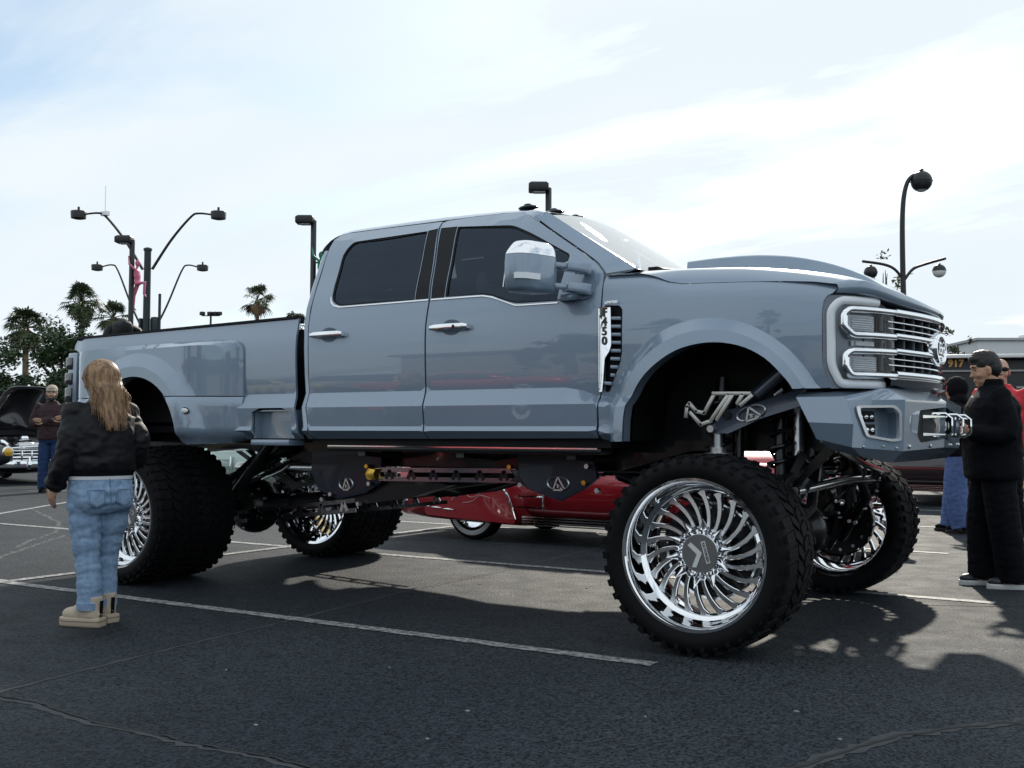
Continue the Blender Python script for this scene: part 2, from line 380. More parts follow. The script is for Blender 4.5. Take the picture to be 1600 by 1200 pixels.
for x, y, s in ((-.35, -2.9, .02), (.75, -2.2, .018), (-1.1, -2.45, .012), (-.25, -3.3, .014), (.28, -2.6, .01), (-1.7, -2.9, .014), (-1.55, .35, .02), (-2.3, .1, .016), (1.0, -2.5, .016), (-.9, -3.5, .018)):
    a = random.uniform(0, 3); s *= .6; m = MB(); k = [(s*random.uniform(.6, 1.2)*cos(a+i*1.26), s*.6*sin(a+i*1.26)) for i in range(5)]
    m.prism(k, lambda u, v: (x+u, y+v, .001), lambda u, v: (x+u, y+v, .005)); m.build('ground_scrap', LITTER, ground, sharp=None)
# ------------------------------------------------------------------ the lifted pickup
truck = tag(empty('lifted_pickup_truck'), 'huge lifted grey-blue crew cab pickup with polished chrome wheels', 'pickup truck')
UP = cat_rom([(1.00, -.975), (1.30, -.985), (1.45, -.996), (1.65, -1.0), (1.80, -.993), (1.92, -.975), (2.0, -.952), (2.2, -.865), (2.38, -.79), (2.46, -.745), (2.53, -.66)])
ZC = lin([(-.98, 1.366), (-.86, 1.347), (-.767, 1.312), (-.7, 1.305)])
def yside(x, z):
    zc = ZC(x); zl = 1.268
    if z >= zc: y = UP(z)
    elif z >= zl: y = UP(zc)+(-1.034-UP(zc))*((zc-z)/(zc-zl))
    elif z >= 1.140: y = -1.034+.008*(zl-z)/(zl-1.14)
    elif z >= 1.112: y = -1.026-.012*(1.14-z)/.028
    else: y = -1.038+.075*min(1, ((1.112-z)/.06))**1.6
    return y
mp = lambda x, z: (x, yside(x, z), z)
SIDELINES = [[(-6, 1.268), (0, 1.268)], [(-6, 1.140), (0, 1.140)], [(-6, 1.112), (0, 1.112)]]
CREASE = [[(-6, 1.366), (-.98, 1.366), (-.86, 1.347), (-.767, 1.312), (0, 1.30)]]
def pair(m, name, material, parent=None, **k):
    a = m.build(name, material, parent, **k); b = m.mirror().build(name, material, parent, **k); return a, b
def kids(m, name, material, parents, **k):
    a = m.build(name, material, parents[0], **k); b = m.mirror().build(name, material, parents[1], **k); return a, b

# --- cab side: doors with windows
Bx = lin([(1.05, -1.966), (1.35, -1.983), (1.77, -1.987), (1.94, -1.976), (2.30, -2.03), (2.505, -2.07)])
G = .004
def bline(off): return [(Bx(z)+off, z) for z in (1.062, 1.2, 1.35, 1.55, 1.77, 1.94, 2.1, 2.3, 2.49)]
fd_top = [tuple(q) for q in spline([(-2.07, 2.503), (-1.8, 2.509), (-1.541, 2.506), (-1.43, 2.487), (-1.368, 2.458), (-1.177, 2.335), (-.85, 2.118), (-.776, 2.055), (-.749, 2.012), (-.746, 1.9)], 5)]
fd_out = [(a, b) for a, b in bline(G)] + [q for q in fd_top if q[0] > Bx(2.5)+.03] + [(-.746, 1.6), (-.75, 1.32), (-.752, 1.12), (-.757, 1.072)]
fd_win = rnd([(-1.975+.115, 1.955), (-1.56, 1.952), (-1.33, 1.880), (-1.03, 1.878), (-1.005, 2.165), (-1.318, 2.335), (-1.47, 2.405), (-1.97+.06, 2.442)], [.01, .06, .05, .01, .02, .06, .05, .012])
rd_out = [(-2.932, 1.056), (-2.955, 1.2), (-2.969, 1.36), (-2.977, 1.67), (-2.984, 1.82), (-2.981, 1.948), (-2.988, 2.2), (-2.991, 2.31), (-2.988, 2.40), (-2.978, 2.455), (-2.952, 2.49), (-2.90, 2.502), (-2.6, 2.504), (-2.3, 2.504), (-2.07-G, 2.502)] + [(a-G*2, b) for a, b in bline(0)[::-1]]
rd_win = rnd([(-2.74, 1.950), (-2.10, 1.952), (-2.150, 2.436), (-2.79, 2.420), (-2.842, 2.33), (-2.83, 2.1), (-2.815, 1.995)], [.05, .01, .012, .05, .04, .03, .04])
bp_f = [(-1.9685, 1.953), (-1.864, 1.953), (-1.914, 2.444), (-2.046, 2.447)]
bp_r = [(-2.096, 1.953), (-1.988, 1.953), (-2.069, 2.446), (-2.146, 2.438)]
DL = SIDELINES+CREASE
doorF = pair(panel(fd_out, mp, [fd_win, bp_f], DL, .06, edge=.04), 'front_door', PAINT, truck, sharp=11)
doorR = pair(panel(rd_out, mp, [rd_win, bp_r], DL, .06, edge=.04), 'rear_door', PAINT, truck, sharp=11)
ins = lambda d: (lambda x, z: (x, yside(x, z)+d, z))
kids(panel(fd_win, ins(.012), (), (), .08, (0, 0, 0)), 'window_glass', WINGLASS, doorF)
kids(panel(rd_win, ins(.012), (), (), .08, (0, 0, 0)), 'window_glass', WINGLASS, doorR)
kids(panel(bp_f, ins(.004), (), (), .08, (0, .01, 0)), 'pillar_trim', GLOSSBLK, doorF)
kids(panel(bp_r, ins(.004), (), (), .08, (0, .01, 0)), 'pillar_trim', GLOSSBLK, doorR)
def seal(poly, w, d):
    """a thin strip that follows a closed outline on the cab side"""
    m = MB(); P = dens(poly, .05); rings = []
    cx = sum(a for a, b in P)/len(P); cz = sum(b for a, b in P)/len(P)
    for a, b in P+[P[0]]:
        k = Vector((cx-a, cz-b)).normalized(); rings.append([(a, yside(a, b)+d, b), (a+k.x*w, yside(a+k.x*w, b+k.y*w)+d, b+k.y*w)])
    return m.loft(rings, False, False)
kids(seal(fd_win, .014, .006), 'window_seal', BLACK, doorF); kids(seal(rd_win, .014, .006), 'window_seal', BLACK, doorR)
def strip(pts, w, d, t=.006):
    m = MB(); P = dens(pts, .05, False); rings = []
    for a, b in P:
        rings.append([(a, yside(a, b+w/2)-d, b+w/2), (a, yside(a, b+w/2)-d-t, b+w/4), (a, yside(a, b-w/2)-d-t, b-w/4), (a, yside(a, b-w/2)-d, b-w/2)])
    return m.loft(rings, True, True)
CHRM2 = mat('satin_chrome', (.75, .76, .78), .12, 1)
kids(strip([(-1.966, 1.944), (-1.7, 1.944), (-1.57, 1.943), (-1.50, 1.93), (-1.33, 1.870), (-1.29, 1.867), (-1.03, 1.866)], .014, .0), 'belt_moulding', CHRM2, doorF)
kids(strip([(-2.825, 2.02), (-2.815, 1.985), (-2.785, 1.957), (-2.73, 1.942), (-2.4, 1.943), (-1.985, 1.944)], .014, .0), 'belt_moulding', CHRM2, doorR)
def handle(x0, x1, z, parents):
    cx = (x0+x1)/2; yb = UP(z)
    cup = MB(); ring = []
    for r, d in ((1.25, -.002), (1.0, -.0025), (.9, .0)): ring.append([(cx+.058*r*cos(2*pi*k/20), yb-.0035+d*.1, z+.040*r*sin(2*pi*k/20)) for k in range(20)])
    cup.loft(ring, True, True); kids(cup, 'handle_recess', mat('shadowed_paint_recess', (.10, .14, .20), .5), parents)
    h = MB(); rings = []
    for t in (0, .04, .12, .5, .88, .96, 1):
        w = .021*(1 if .05 < t < .95 else .75); dd = .03+.014*sin(pi*t); x = x0+(x1-x0)*t
        rings.append([(x, yb-dd+.008*cos(2*pi*k/12)-.006, z+w*sin(2*pi*k/12)*(.95 if abs(cos(2*pi*k/12)) < .95 else 1)) for k in range(12)])
    h.loft(rings)
    for xx in (x0+.02, x1-.02): h.box((xx, yb-.012, z), (.03, .035, .024))
    a, b = kids(h, 'door_handle', CHROME, parents)
    return a
handle(-1.93, -1.645, 1.757, doorF); handle(-2.935, -2.652, 1.756, doorR)
k_ = MB(); k_.ell((-1.74, UP(1.757)-.052, 1.757), (.012, .004, .012)); kids(k_, 'key_lock', BLACK, doorF)

# --- cab shell: roof, pillars, back wall
ROOFZ = lin([(-3.06, 2.37), (-3.045, 2.43), (-3.01, 2.485), (-2.97, 2.515), (-2.9, 2.535), (-2.3, 2.545), (-1.9, 2.542), (-1.55, 2.533), (-1.40, 2.512), (-1.28, 2.475)])
SEAMZ = lin([(-3.06, 2.345), (-3.045, 2.40), (-3.01, 2.452), (-2.97, 2.488), (-2.90, 2.508), (-2.6, 2.511), (-1.8, 2.513), (-1.541, 2.511), (-1.43, 2.492), (-1.34, 2.445), (-1.28, 2.405)])
m = MB(); rings = []
xs_ = [-3.06, -3.052, -3.045, -3.03, -3.01, -2.99, -2.97, -2.93, -2.87, -2.7, -2.4, -2.1, -1.8, -1.6, -1.5, -1.43, -1.37, -1.32, -1.28]
for x in xs_:
    r = []; zs = SEAMZ(x); ys_ = UP(zs)
    zt = ROOFZ(x)
    for k in range(29):
        t = -1+2*k/28; a = abs(t)
        y = ys_*-t if False else (ys_*(-1 if t > 0 else 1))*(a if a < .9 else a)
        z = zs + (zt+.045*sst((x+3.06)/.12)*(1-(a/.93)**2)-zs)*(1 if a < .93 else max(0, 1-((a-.93)/.07)**1.6)) if a < .93 else zs+(zt-zs)*(1-((a-.93)/.07)**2)
        r.append((x+(.035*(1-a*a) if x > -1.6 else 0)*min(1, (x+1.6)/.3), y, z))
    rings.append(r)
m.loft(rings, False, False); roof = m.build('roof', PAINT, truck)
# c-pillar strip, rear corner and back wall
m = MB(); rings = []
for z in (1.056, 1.112, 1.14, 1.268, 1.366, 1.5, 1.67, 1.82, 1.948, 2.1, 2.25, 2.33, 2.375):
    xd = lin([(1.056, -2.932), (1.2, -2.955), (1.36, -2.969), (1.67, -2.977), (1.82, -2.984), (2.31, -2.991), (2.45, -2.98), (2.47, -2.97)])(z)-.007
    xb = lin([(1.056, -3.02), (1.89, -3.056), (2.25, -3.062), (2.33, -3.062), (2.375, -3.058)])(z)
    yy = yside(-2.97, z); rings.append([(xd, yy+.02, z), (xd, yy, z), ((xd+xb)/2, yy+.001, z), (xb+.02, yy+.008, z), (xb, yy+.035, z), (xb-.005, yy+.10, z), (xb-.005, -.02, z)])
m.loft(rings, False, False); pair(m, 'cab_corner', PAINT, truck)
# a-pillars: between the door seam and the windshield
WS_T = Vector((-1.262, -.690, 2.462)); WS_B = Vector((-.56, -.835, 2.03))
seam = spline([(-1.34, 2.452), (-1.177, 2.340), (-.85, 2.124), (-.776, 2.061), (-.738, 2.018)], 5)
m = MB(); rings = []
for i, q in enumerate(seam):
    t = i/(len(seam)-1); a = Vector((q[0]+.006, UP(q[1]), q[1]+.004)); b = WS_T.lerp(WS_B, t)+Vector((0, 0, .012)); c = a.lerp(b, .84)+Vector((.008, -.012, .010))
    rings.append([tuple(a+Vector((0, .02, -.01))), tuple(a), tuple(c), tuple(b), tuple(b+Vector((0, .03, -.03)))])
m.loft(rings, False, False); pair(m, 'windshield_pillar', PAINT, truck)
# windshield
m = MB(); rings = []
for i in range(13):
    t = i/12; r = []
    for k in range(21):
        s = -1+2*k/20; e = WS_T.lerp(WS_B, t); bow = 1-s*s
        r.append((e.x+bow*(.045+.06*t), s*abs(e.y), e.z+bow*(.060-.045*t)-.02*sin(pi*t)*0))
    rings.append(r)
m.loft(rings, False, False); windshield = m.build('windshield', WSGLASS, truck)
# roof marker lamps
for y in (-.56, -.28, 0, .28, .56):
    m = MB(); x = -1.50+.05*(1-(y/.6)**2); z = ROOFZ(x)+.045*(1-(abs(y)/.7)**2)+.008; m.ell((x, y, z+.006), (.075, .045, .018), 14, 6); m.ell((x-.005, y, z+.024), (.03, .02, .012), 10, 5)
    m.build('roof_marker_lamp', GLOSSBLK, truck)
# interior
INT = mat('cab_interior', (.03, .03, .032), .7)
m = MB(); m.box((-1.85, 0, 1.25), (2.3, 1.78, .34)); m.box((-3.0, 0, 1.55), (.06, 1.75, .8)); m.box((-.80, 0, 1.72), (.35, 1.7, .44)); m.build('cab_floor', INT, truck, bevel=.03)
def seat(x, y):
    m = MB(); m.box((x, y, 1.5), (.5, .5, .2)); m.bar((x-.2, y, 1.5), (x-.38, y, 2.1), .48, .14, (0, 1, 0)); m.bar((x-.38, y, 2.12), (x-.42, y, 2.32), .28, .1, (0, 1, 0)); m.build('seat', INT, truck, bevel=.04)
for y in (-.45, .45): seat(-1.35, y); seat(-2.35, y)
m = MB(); m.tube([(-1.02+.05*cos(a), .45+.19*sin(a), 1.9+.17*cos(a)) for a in [i*2*pi/24 for i in range(25)]], .014, 8); m.build('steering_wheel', BLACK, truck)

# --- front fender with flare
AC = Vector((-.055, 1.08))
def polar(pts):
    P = sorted((atan2(b-AC.y, a-AC.x), hypot(a-AC.x, b-AC.y)) for a, b in pts); return lin(P)
arch_i = [(.379, 1.331), (.345, 1.384), (.239, 1.494), (.1, 1.564), (-.071, 1.586), (-.249, 1.552), (-.402, 1.459), (-.5, 1.345), (-.545, 1.22), (-.556, 1.056)]
RI = polar(arch_i+[(.45, 1.1), (-.56, .98)]); RO = polar([(-.67, .98), (-.668, 1.1), (-.654, 1.321), (-.59, 1.464), (-.464, 1.603), (-.309, 1.689), (-.101, 1.727), (.101, 1.69), (.267, 1.602), (.401, 1.475), (.485, 1.342), (.53, 1.2)])
FT = lin([(-.745, 2.012), (-.5, 2.003), (-.42, 1.98), (-.34, 1.943), (-.26, 1.926), (0, 1.915), (.3, 1.9), (.47, 1.885), (.60, 1.862)])
def yf(x, z):
    y = yside(x, z) if x < -.66 else (UP(z) if z > 1.30 else UP(1.30)+(-1.034-UP(1.30))*min(1, (1.30-z)/.04) if x < -.3 else UP(max(z, 1.3)))
    if x > 0: y += .045*(x/.6)**2
    top = FT(x)-z
    if top < .07: y += .022*(1-max(0, top)/.07)**2
    a = atan2(z-AC.y, x-AC.x); r = hypot(x-AC.x, z-AC.y); ri = RI(a); ro = RO(a); s = (r-ri)/(ro-ri)
    if s < 1: y -= .058*min(1, (1-s)/.50)+.012*max(0, (.5-s)/.5)
    return y
f_out = [(-.737, 1.068), (-.741, 1.3), (-.737, 1.6), (-.736, 1.85), (-.741, 2.01)]
f_out += [(x, FT(x)) for x in (-.65, -.55, -.47, -.42, -.38, -.34, -.30, -.26, -.1, .1, .3, .47, .58)]
f_out += [(.585, 1.845), (.565, 1.822), (.54, 1.81), (.522, 1.785), (.513, 1.74), (.511, 1.55), (.513, 1.46), (.53, 1.40), (.555, 1.337)]
f_out += [(.50, 1.335), (.44, 1.333)] + [tuple(q) for q in spline(arch_i, 4)] + [(-.60, 1.054), (-.68, 1.056)]
vent = rnd([(-.722, 1.335), (-.69, 1.335), (-.618, 1.50), (-.606, 1.56), (-.606, 1.80), (-.625, 1.825), (-.722, 1.832)], .012)
def aring(q, a0=-8, a1=184): return [(AC.x+(RI(radians(a))+(RO(radians(a))-RI(radians(a)))*q)*cos(radians(a)), AC.y+(RI(radians(a))+(RO(radians(a))-RI(radians(a)))*q)*sin(radians(a))) for a in range(a0, a1, 3)]
fender = pair(panel(f_out, lambda x, z: (x, yf(x, z), z), [vent], [aring(1.0), aring(.5)], .034, (0, .02, 0), .024), 'front_fender', PAINT, truck, sharp=20)
# inward lip of the arch opening and liner
m = MB(); P = spline(arch_i, 4)
m.loft([[(q[0], yf(q[0], q[1]), q[1]) for q in P], [(q[0], yf(q[0], q[1])+.10, q[1]) for q in P]], False, False); kids(m, 'arch_return', PAINT, fender)
m = MB(); m.loft([[(q[0]*1.04, -.93, 1.0+(q[1]-1.0)*1.03) for q in P], [(q[0]*1.06, -.45, 1.0+(q[1]-1.0)*1.06) for q in P], [(q[0]*.2, -.44, 1.2+(q[1]-1.0)*.1) for q in P]], False, False); pair(m, 'wheel_arch_liner', BLACK, truck)
# fender vent with badge
m = panel(vent, lambda x, z: (x, yf(-.735, 1.7)+.03, z), (), (), .1, (0, 0, 0)); kids(m, 'vent_backing', BLACK, fender)
for i in range(9):
    z = 1.385+i*.046; x0 = -.675; x1 = lin([(1.335, -.69), (1.50, -.62), (1.56, -.612), (1.83, -.612)])(z)
    if x1-x0 < .015: x0 = -.715
    m = MB(); m.bar((x0, UP(1.6)+.004, z), (x1, UP(1.6)+.004, z-.004), .03, .020); kids(m, 'vent_slat', PAINT, fender, bevel=.003)
m = MB(); bd = [(-.745, 1.818), (-.668, 1.818), (-.664, 1.60), (-.676, 1.565), (-.705, 1.525), (-.715, 1.40), (-.722, 1.335), (-.742, 1.335)]
m.prism(rnd(bd, .008), lambda x, z: (x, -1.003, z), lambda x, z: (x, -1.022, z)); badge = kids(m, 'fender_badge', CHROME, fender, bevel=.003)
for i, ch in enumerate('F450'):
    t = text(ch, .066, .004, bold=.002); t.xf(frame((-.706, -1.0245, 1.785-i*.054), (1.15, 0, 0), (0, 0, 1))); t.build('badge_letter', mat('badge_dark', (.03, .035, .045), .4), badge[0], sharp=None)
t = text('LIMITED', .02, .003, spacing=1.15, bold=.0005); t.xf(frame((-.672, -1.004, 1.845), (1, 0, 0), (0, 0, 1))); t.build('trim_lettering', CHROME, fender[0], sharp=None)

# --- hood
XF = cat_rom([(0, .902), (.25, .880), (.5, .826), (.66, .782), (.78, .735), (.86, .69), (.92, .64), (.955, .585)])
XB = lin([(0, -.36), (.4, -.42), (.7, -.55), (.955, -.735)])
ZR = cat_rom([(-.75, 2.035), (-.45, 2.032), (0, 2.012), (.3, 1.978), (.6, 1.920), (.75, 1.868), (.9, 1.80)])
ZS = lin([(-.745, 2.012), (-.5, 2.003), (-.42, 1.98), (-.34, 1.943), (-.26, 1.926), (0, 1.915), (.3, 1.9), (.47, 1.885), (.60, 1.862), (.71, 1.845), (.8, 1.815), (.9, 1.79)])
ZM = cat_rom([(-.75, 2.05), (-.4, 2.058), (0, 2.045), (.3, 2.01), (.6, 1.945), (.75, 1.885), (.82, 1.85), (.9, 1.808)])
LIPZ = lin([(0, 1.772), (.4, 1.776), (.62, 1.792), (.78, 1.816), (.955, 1.822)])
def hz(x, y):
    a = abs(y); zr = ZR(x); zm = ZM(x)
    if a < .84: return zr+(zm-zr)*(1-(a/.84)**3)
    t = (a-.84)/(.955-.84); zs = ZS(x)
    return zr+(zs-zr)*(t*.45+.55*t*t)
m = MB(); rings = []
ya = [0, .12, .24, .36, .46, .54, .6, .66, .72, .77, .81, .835, .85, .87, .89, .91, .93, .945, .953]
for y in [-q for q in ya[::-1]]+ya[1:]:
    a = abs(y); r = []
    for k in range(37):
        t = k/36; x = XB(a)+(XF(a)-XB(a))*t; r.append((x, y, hz(x, y)))
    x = XF(a); z = hz(x, y); zl_ = min(z-.03, LIPZ(a)); r += [(x+.004, y, z-.010), (x+.006, y, z*.5+zl_*.5), (x-.002, y, zl_+.006), (x-.008, y, zl_), (x-.07, y*.98, zl_-.002)]
    rings.append(r)
m.loft(rings, False, False); hood = m.build('hood', PAINT, truck, sharp=48)
# cowl hood scoop
ZP = cat_rom([(-.40, 2.118), (-.2, 2.128), (0, 2.125), (.2, 2.105), (.4, 2.062), (.6, 1.992), (.72, 1.916), (.80, 1.872)])
SBUMP = cat_rom([(-.40, .066), (-.2, .078), (0, .084), (.2, .082), (.4, .066), (.55, .042), (.66, .014), (.74, -.006)])
m = MB(); rings = []
for k in range(25):
    x = -.40+1.14*k/24; w = 1-.10*sst((x-.3)/.5); zt = hz(x, .3)+SBUMP(x); r = []
    for y in (-.56, -.535, -.525, -.50, -.3, -.1, .1, .3, .50, .525, .535, .56):
        a = abs(y); yy = y*w
        z = hz(x, .55*w)-.012 if a > .55 else (zt-.010 if a > .53 else zt-.003 if a > .51 else zt+.010*(1-(a/.5)**2))
        r.append((x-.045*(1-(a/.56)**2)*(1 if k == 0 else 0), yy, z))
    rings.append(r)
m.loft(rings, False, False); m.build('hood_scoop', PAINT, truck, sharp=24)
m = MB(); m.box((-.375, 0, 2.065), (.02, .98, .10)); m.build('scoop_mesh', BLACK, truck)
# cowl, wipers, antenna
m = MB(); rings = []
for y in [-.93+i*.0775 for i in range(25)]:
    a = abs(y); s_ = a/.84; wb = WS_B.x+(1-min(1, s_)**2)*.105; rings.append([(wb-.02, y, 2.028), (wb+.03, y, 2.032), (XB(a)+.02, y, hz(XB(a), y)-.008)])
m.loft(rings, False, False); m.build('cowl', BLACK, truck)
for y0, y1 in ((-.72, -.05), (.0, .62)):
    m = MB(); m.tube([(-.52, y0, 2.06), (-.50, (y0+y1)/2, 2.085), (-.47, y1, 2.075)], .012, 8); m.box((-.53, y0+.02, 2.055), (.06, .1, .03)); m.build('wiper', BLACK, truck)
m = MB(); m.loft([[(-.615+.012*cos(a)*s, -.76+.006*sin(a)*s, z) for a in [i*pi/4 for i in range(8)]] for z, s in ((2.03, 2.2), (2.05, 1.5), (2.12, .7), (2.19, .25))]); m.build('hood_fin', CHROME, truck)
# --- front face: a plan curve carries headlights and grille
FPTS = [(-.985, .525), (-.95, .605), (-.9, .655), (-.82, .702), (-.7, .752), (-.5, .808), (-.25, .862), (0, .885)]
FPTS = FPTS+[(-a, b) for a, b in FPTS[-2::-1]]
_fp = spline([(b, a) for a, b in FPTS], 8); _u = [0]
for a, b in zip(_fp, _fp[1:]): _u.append(_u[-1]+(b-a).length)
UT = _u[-1]
def front(u, z, d=0):
    u = max(0, min(UT-1e-6, u)); i = 0
    while _u[i+1] < u: i += 1
    t = (u-_u[i])/(_u[i+1]-_u[i]); q = _fp[i].lerp(_fp[i+1], t); tg = (_fp[min(i+2, len(_fp)-1)]-_fp[max(i-1, 0)]).normalized()
    return Vector((q.x+tg.y*d, q.y-tg.x*d, z))
def fstroke(pts, w, d0, d1, step=.02, rounded=True):
    """a raised bar that follows a path on the front face"""
    P = [Vector(q) for q in dens(pts, step, False)]; m = MB(); rings = []
    for i, q in enumerate(P):
        t = (P[min(i+1, len(P)-1)]-P[max(i-1, 0)]).normalized(); n = Vector((-t.y, t.x))*w/2
        c = n*.70; e = n*.35; h_ = min(.012, (d1-d0)*.5); rings.append([front(*(q+n), d0), front(*(q+n), d1-h_), front(*(q+c), d1-h_*.35), front(*(q+e), d1-h_*.06), front(*(q-e), d1-h_*.06), front(*(q-c), d1-h_*.35), front(*(q-n), d1-h_), front(*(q-n), d0)])
    return m.loft(rings)
hl_out = rnd([(.0, 1.445), (.0, 1.78), (.02, 1.812), (.306, 1.812), (.379, 1.77), (.475, 1.745), (.48, 1.40), (.407, 1.343), (.025, 1.332)], [.03, .02, .01, .02, .01, 0, 0, .01, .02])
m = panel(hl_out, lambda u, z: front(u, z, -.035), (), (), .04, (0, .0, 0)); HL = pair(m, 'headlight', mat('lamp_housing', (.16, .18, .21), .3, .5), truck)
m = panel(hl_out, lambda u, z: front(u, z, .004), (), (), .04, (0, .012, 0)); kids(m, 'headlight_lens', CLEARLENS, HL)
drl = rnd([(.37, 1.786), (.09, 1.784), (.040, 1.735), (.040, 1.45), (.088, 1.356), (.417, 1.358)], [0, .05, .05, .04, .03, 0])
kids(fstroke(drl, .044, -.03, -.004), 'running_light', DRLMAT, HL)
lu = rnd([(.50, 1.742), (.128, 1.737), (.102, 1.71), (.102, 1.65), (.147, 1.606), (.50, 1.612)], [0, .015, .01, .01, .02, 0])
ll = rnd([(.495, 1.532), (.135, 1.524), (.108, 1.499), (.108, 1.446), (.135, 1.400), (.49, 1.404)], [0, .015, .01, .01, .02, 0])
kids(fstroke(lu, .034, -.03, .022), 'chrome_surround', CHROME, HL); kids(fstroke(ll, .034, -.03, .022), 'chrome_surround', CHROME, HL)
for z0, z1, u0, u1 in ((1.632, 1.711, .135, .342), (1.553, 1.579, .161, .342), (1.424, 1.50, .14, .361)):
    m = panel([(u0, z0), (u1, z0), (u1, z1), (u0, z1)], lambda u, z: front(u, z, -.026), (), (), .03, (0, 0, 0)); kids(m, 'reflector', LENS, HL)
    for k in range(1, 7):
        z = z0+(z1-z0)*k/7; kids(fstroke([(u0+.03, z), (u1-.01, z)], .004, -.026, -.018), 'reflector_rib', DRLMAT, HL)
    for k in range(0, 4):
        u = u1+.012+.026*k; kids(fstroke([(u, z0), (u, z1)], .004, -.03, -.016), 'vent_rib', DARKMET, HL)
# grille
m = panel([(.46, 1.37), (UT-.46, 1.37), (UT-.46, 1.76), (.46, 1.76)], lambda u, z: front(u, z, -.06), (), (), .08, (0, 0, 0)); grille = m.build('grille', BLACK, truck)
for z, w, d, mt in ((1.742, .038, .03, CHROME), (1.618, .032, .026, CHROME), (1.538, .032, .026, CHROME), (1.415, .036, .028, CHROME), (1.690, .011, .012, CHRM2), (1.655, .010, .012, CHRM2), (1.495, .010, .012, CHRM2), (1.463, .011, .012, CHRM2)):
    e = .485 if w > .02 else .42
    P = [(e+(UT-2*e)*k/20, z+(.016 if w > .02 else .01)*(1-((2*k/20)-1)**2)*.0) for k in range(21)]
    fstroke(P, w, -.05, d, .04).build('grille_bar', mt, grille)
GREYP = mat('grille_grey', (.06, .07, .085), .4)
for z0, z1 in ((1.64, 1.725), (1.552, 1.605), (1.43, 1.522)):
    for k in range(-6, 7):
        u = UT/2+k*.118
        if abs(k) < 1: continue
        fstroke([(u, z0), (u, z1)], .014, -.055, -.004, .03).build('grille_post', GREYP, grille)
# valance below the grille, dark gloss, and core block
m = MB(); fs = [[tuple(front(u, 1.398, .012)), tuple(front(u, 1.385, .035)), tuple(front(u, 1.355, .03)), tuple(front(u, 1.335, -.05))] for u in [.40+(UT-.80)*k/24 for k in range(25)]]
m.loft(fs, False, False); m.build('grille_valance', mat('dark_grey_gloss', (.02, .026, .036), .15, coat=1), truck)
# emblem
ec = front(UT/2, 1.583, .0); m = MB()
ring = lambda a, b, d: [(ec.x+d, ec.y+a*cos(2*pi*k/40), ec.z+b*sin(2*pi*k/40)) for k in range(40)]
m.loft([ring(.148, .094, -.03), ring(.152, .097, .012), ring(.142, .088, .032), ring(.124, .072, .032), ring(.118, .067, .022)], True, False); emb = m.build('grille_emblem', CHROME, grille)
m = MB(); m.loft([ring(.120, .069, .020), ring(.001, .001, .026)], True, False); m.build('emblem_field', mat('emblem_blue_grey', (.05, .065, .09), .35, .3), emb)
t = text('Ford', .092, .006, shear=.25, bold=.001); t.xf(frame((ec.x+.029, ec.y, ec.z), (0, 1, 0), (0, 0, 1))); t.build('emblem_script', CHROME, emb, sharp=None)

# --- steel bumper
BUMP = PAINT
A0, A1, A2 = Vector((.395, -1.03, 1.288)), Vector((.63, -1.035, 1.288)), Vector((.785, -.74, 1.338))
B1, B2 = Vector((.655, -1.05, 1.268)), Vector((.882, -.80, 1.276))
M0 = Vector((.462, -1.045, 1.16)); M1 = Vector((.69, -1.062, 1.15))
C0, C1, C2 = Vector((.495, -1.02, 1.075)), Vector((.675, -1.035, 1.035)), Vector((.868, -.79, 1.015))
D0, D1, D2 = Vector((.55, -.96, 1.02)), Vector((.70, -.94, .985)), Vector((.80, -.75, .955))
A3, B3, C3, D3 = Vector((.84, 0, 1.35)), Vector((.935, 0, 1.285)), Vector((.92, 0, 1.028)), Vector((.83, 0, .955))
def quad(m, *q): m.add(q, [tuple(range(len(q)))])
m = MB(); quad(m, A0, M0, M1, B1, A1); quad(m, M0, C0, C1, M1); quad(m, A1, B1, B2, A2); quad(m, C0, D0, D1, C1); quad(m, C1, D1, D2, C2)
quad(m, A2, B2, B3, A3); quad(m, C2, D2, D3, C3)
bk = Vector((-.10, .05, 0)); quad(m, A0, A1, A1+Vector((-.05, .12, .03)), A0+Vector((.0, .10, .03))); quad(m, A1, A2, A2+bk, A1+Vector((-.05, .12, .03))); quad(m, A2, A3, A3+bk, A2+bk); quad(m, D1, D0, D0+Vector((0, .3, .05)), D2+Vector((-.2, .3, .05)), D2)
quad(m, D2, D2+Vector((-.2, .3, .05)), D3+Vector((-.2, 0, .05)), D3)
bumper, _b2 = pair(m, 'front_bumper', BUMP, truck, sharp=12)
SB = lambda u, v: ((B1.lerp(B2, u)).lerp(C1.lerp(C2, u), v) if v > .45 or u > .2 else (B1.lerp(B2, u)).lerp(C1.lerp(C2, u), v))
zv = lambda u, z: (lambda top, bot: (top-z)/(top-bot))(B1.lerp(B2, u).z, C1.lerp(C2, u).z)
hole = [(.16, 1.238), (.80, 1.242), (.905, 1.212), (.92, 1.074), (.76, 1.068), (.29, 1.090), (.17, 1.2)]
hv = rnd([(u, zv(u, z)) for u, z in hole], .05, 3)
m = panel([(0, 0), (1, 0), (1, 1), (0, 1)], SB, [hv], (), .12, (-.03, .04, 0)); 
sidep = pair(m, 'bumper_side_panel', BUMP, truck, sharp=20)
nrm = Vector((.68, -.73, 0))
m = MB(); hh = [SB(*q) for q in hv]; cc = sum(hh, Vector())/len(hh)
m.loft([[q+(cc-q)*-.07+nrm*.003 for q in hh], [q+(cc-q)*-.06+nrm*.014 for q in hh], [q+(cc-q)*.09+nrm*.014 for q in hh], [q+(cc-q)*.11-nrm*.01 for q in hh]], True, False); kids(m, 'lamp_bezel', mat('bright_bezel', (.85, .86, .88), .22, .9), sidep, sharp=50)
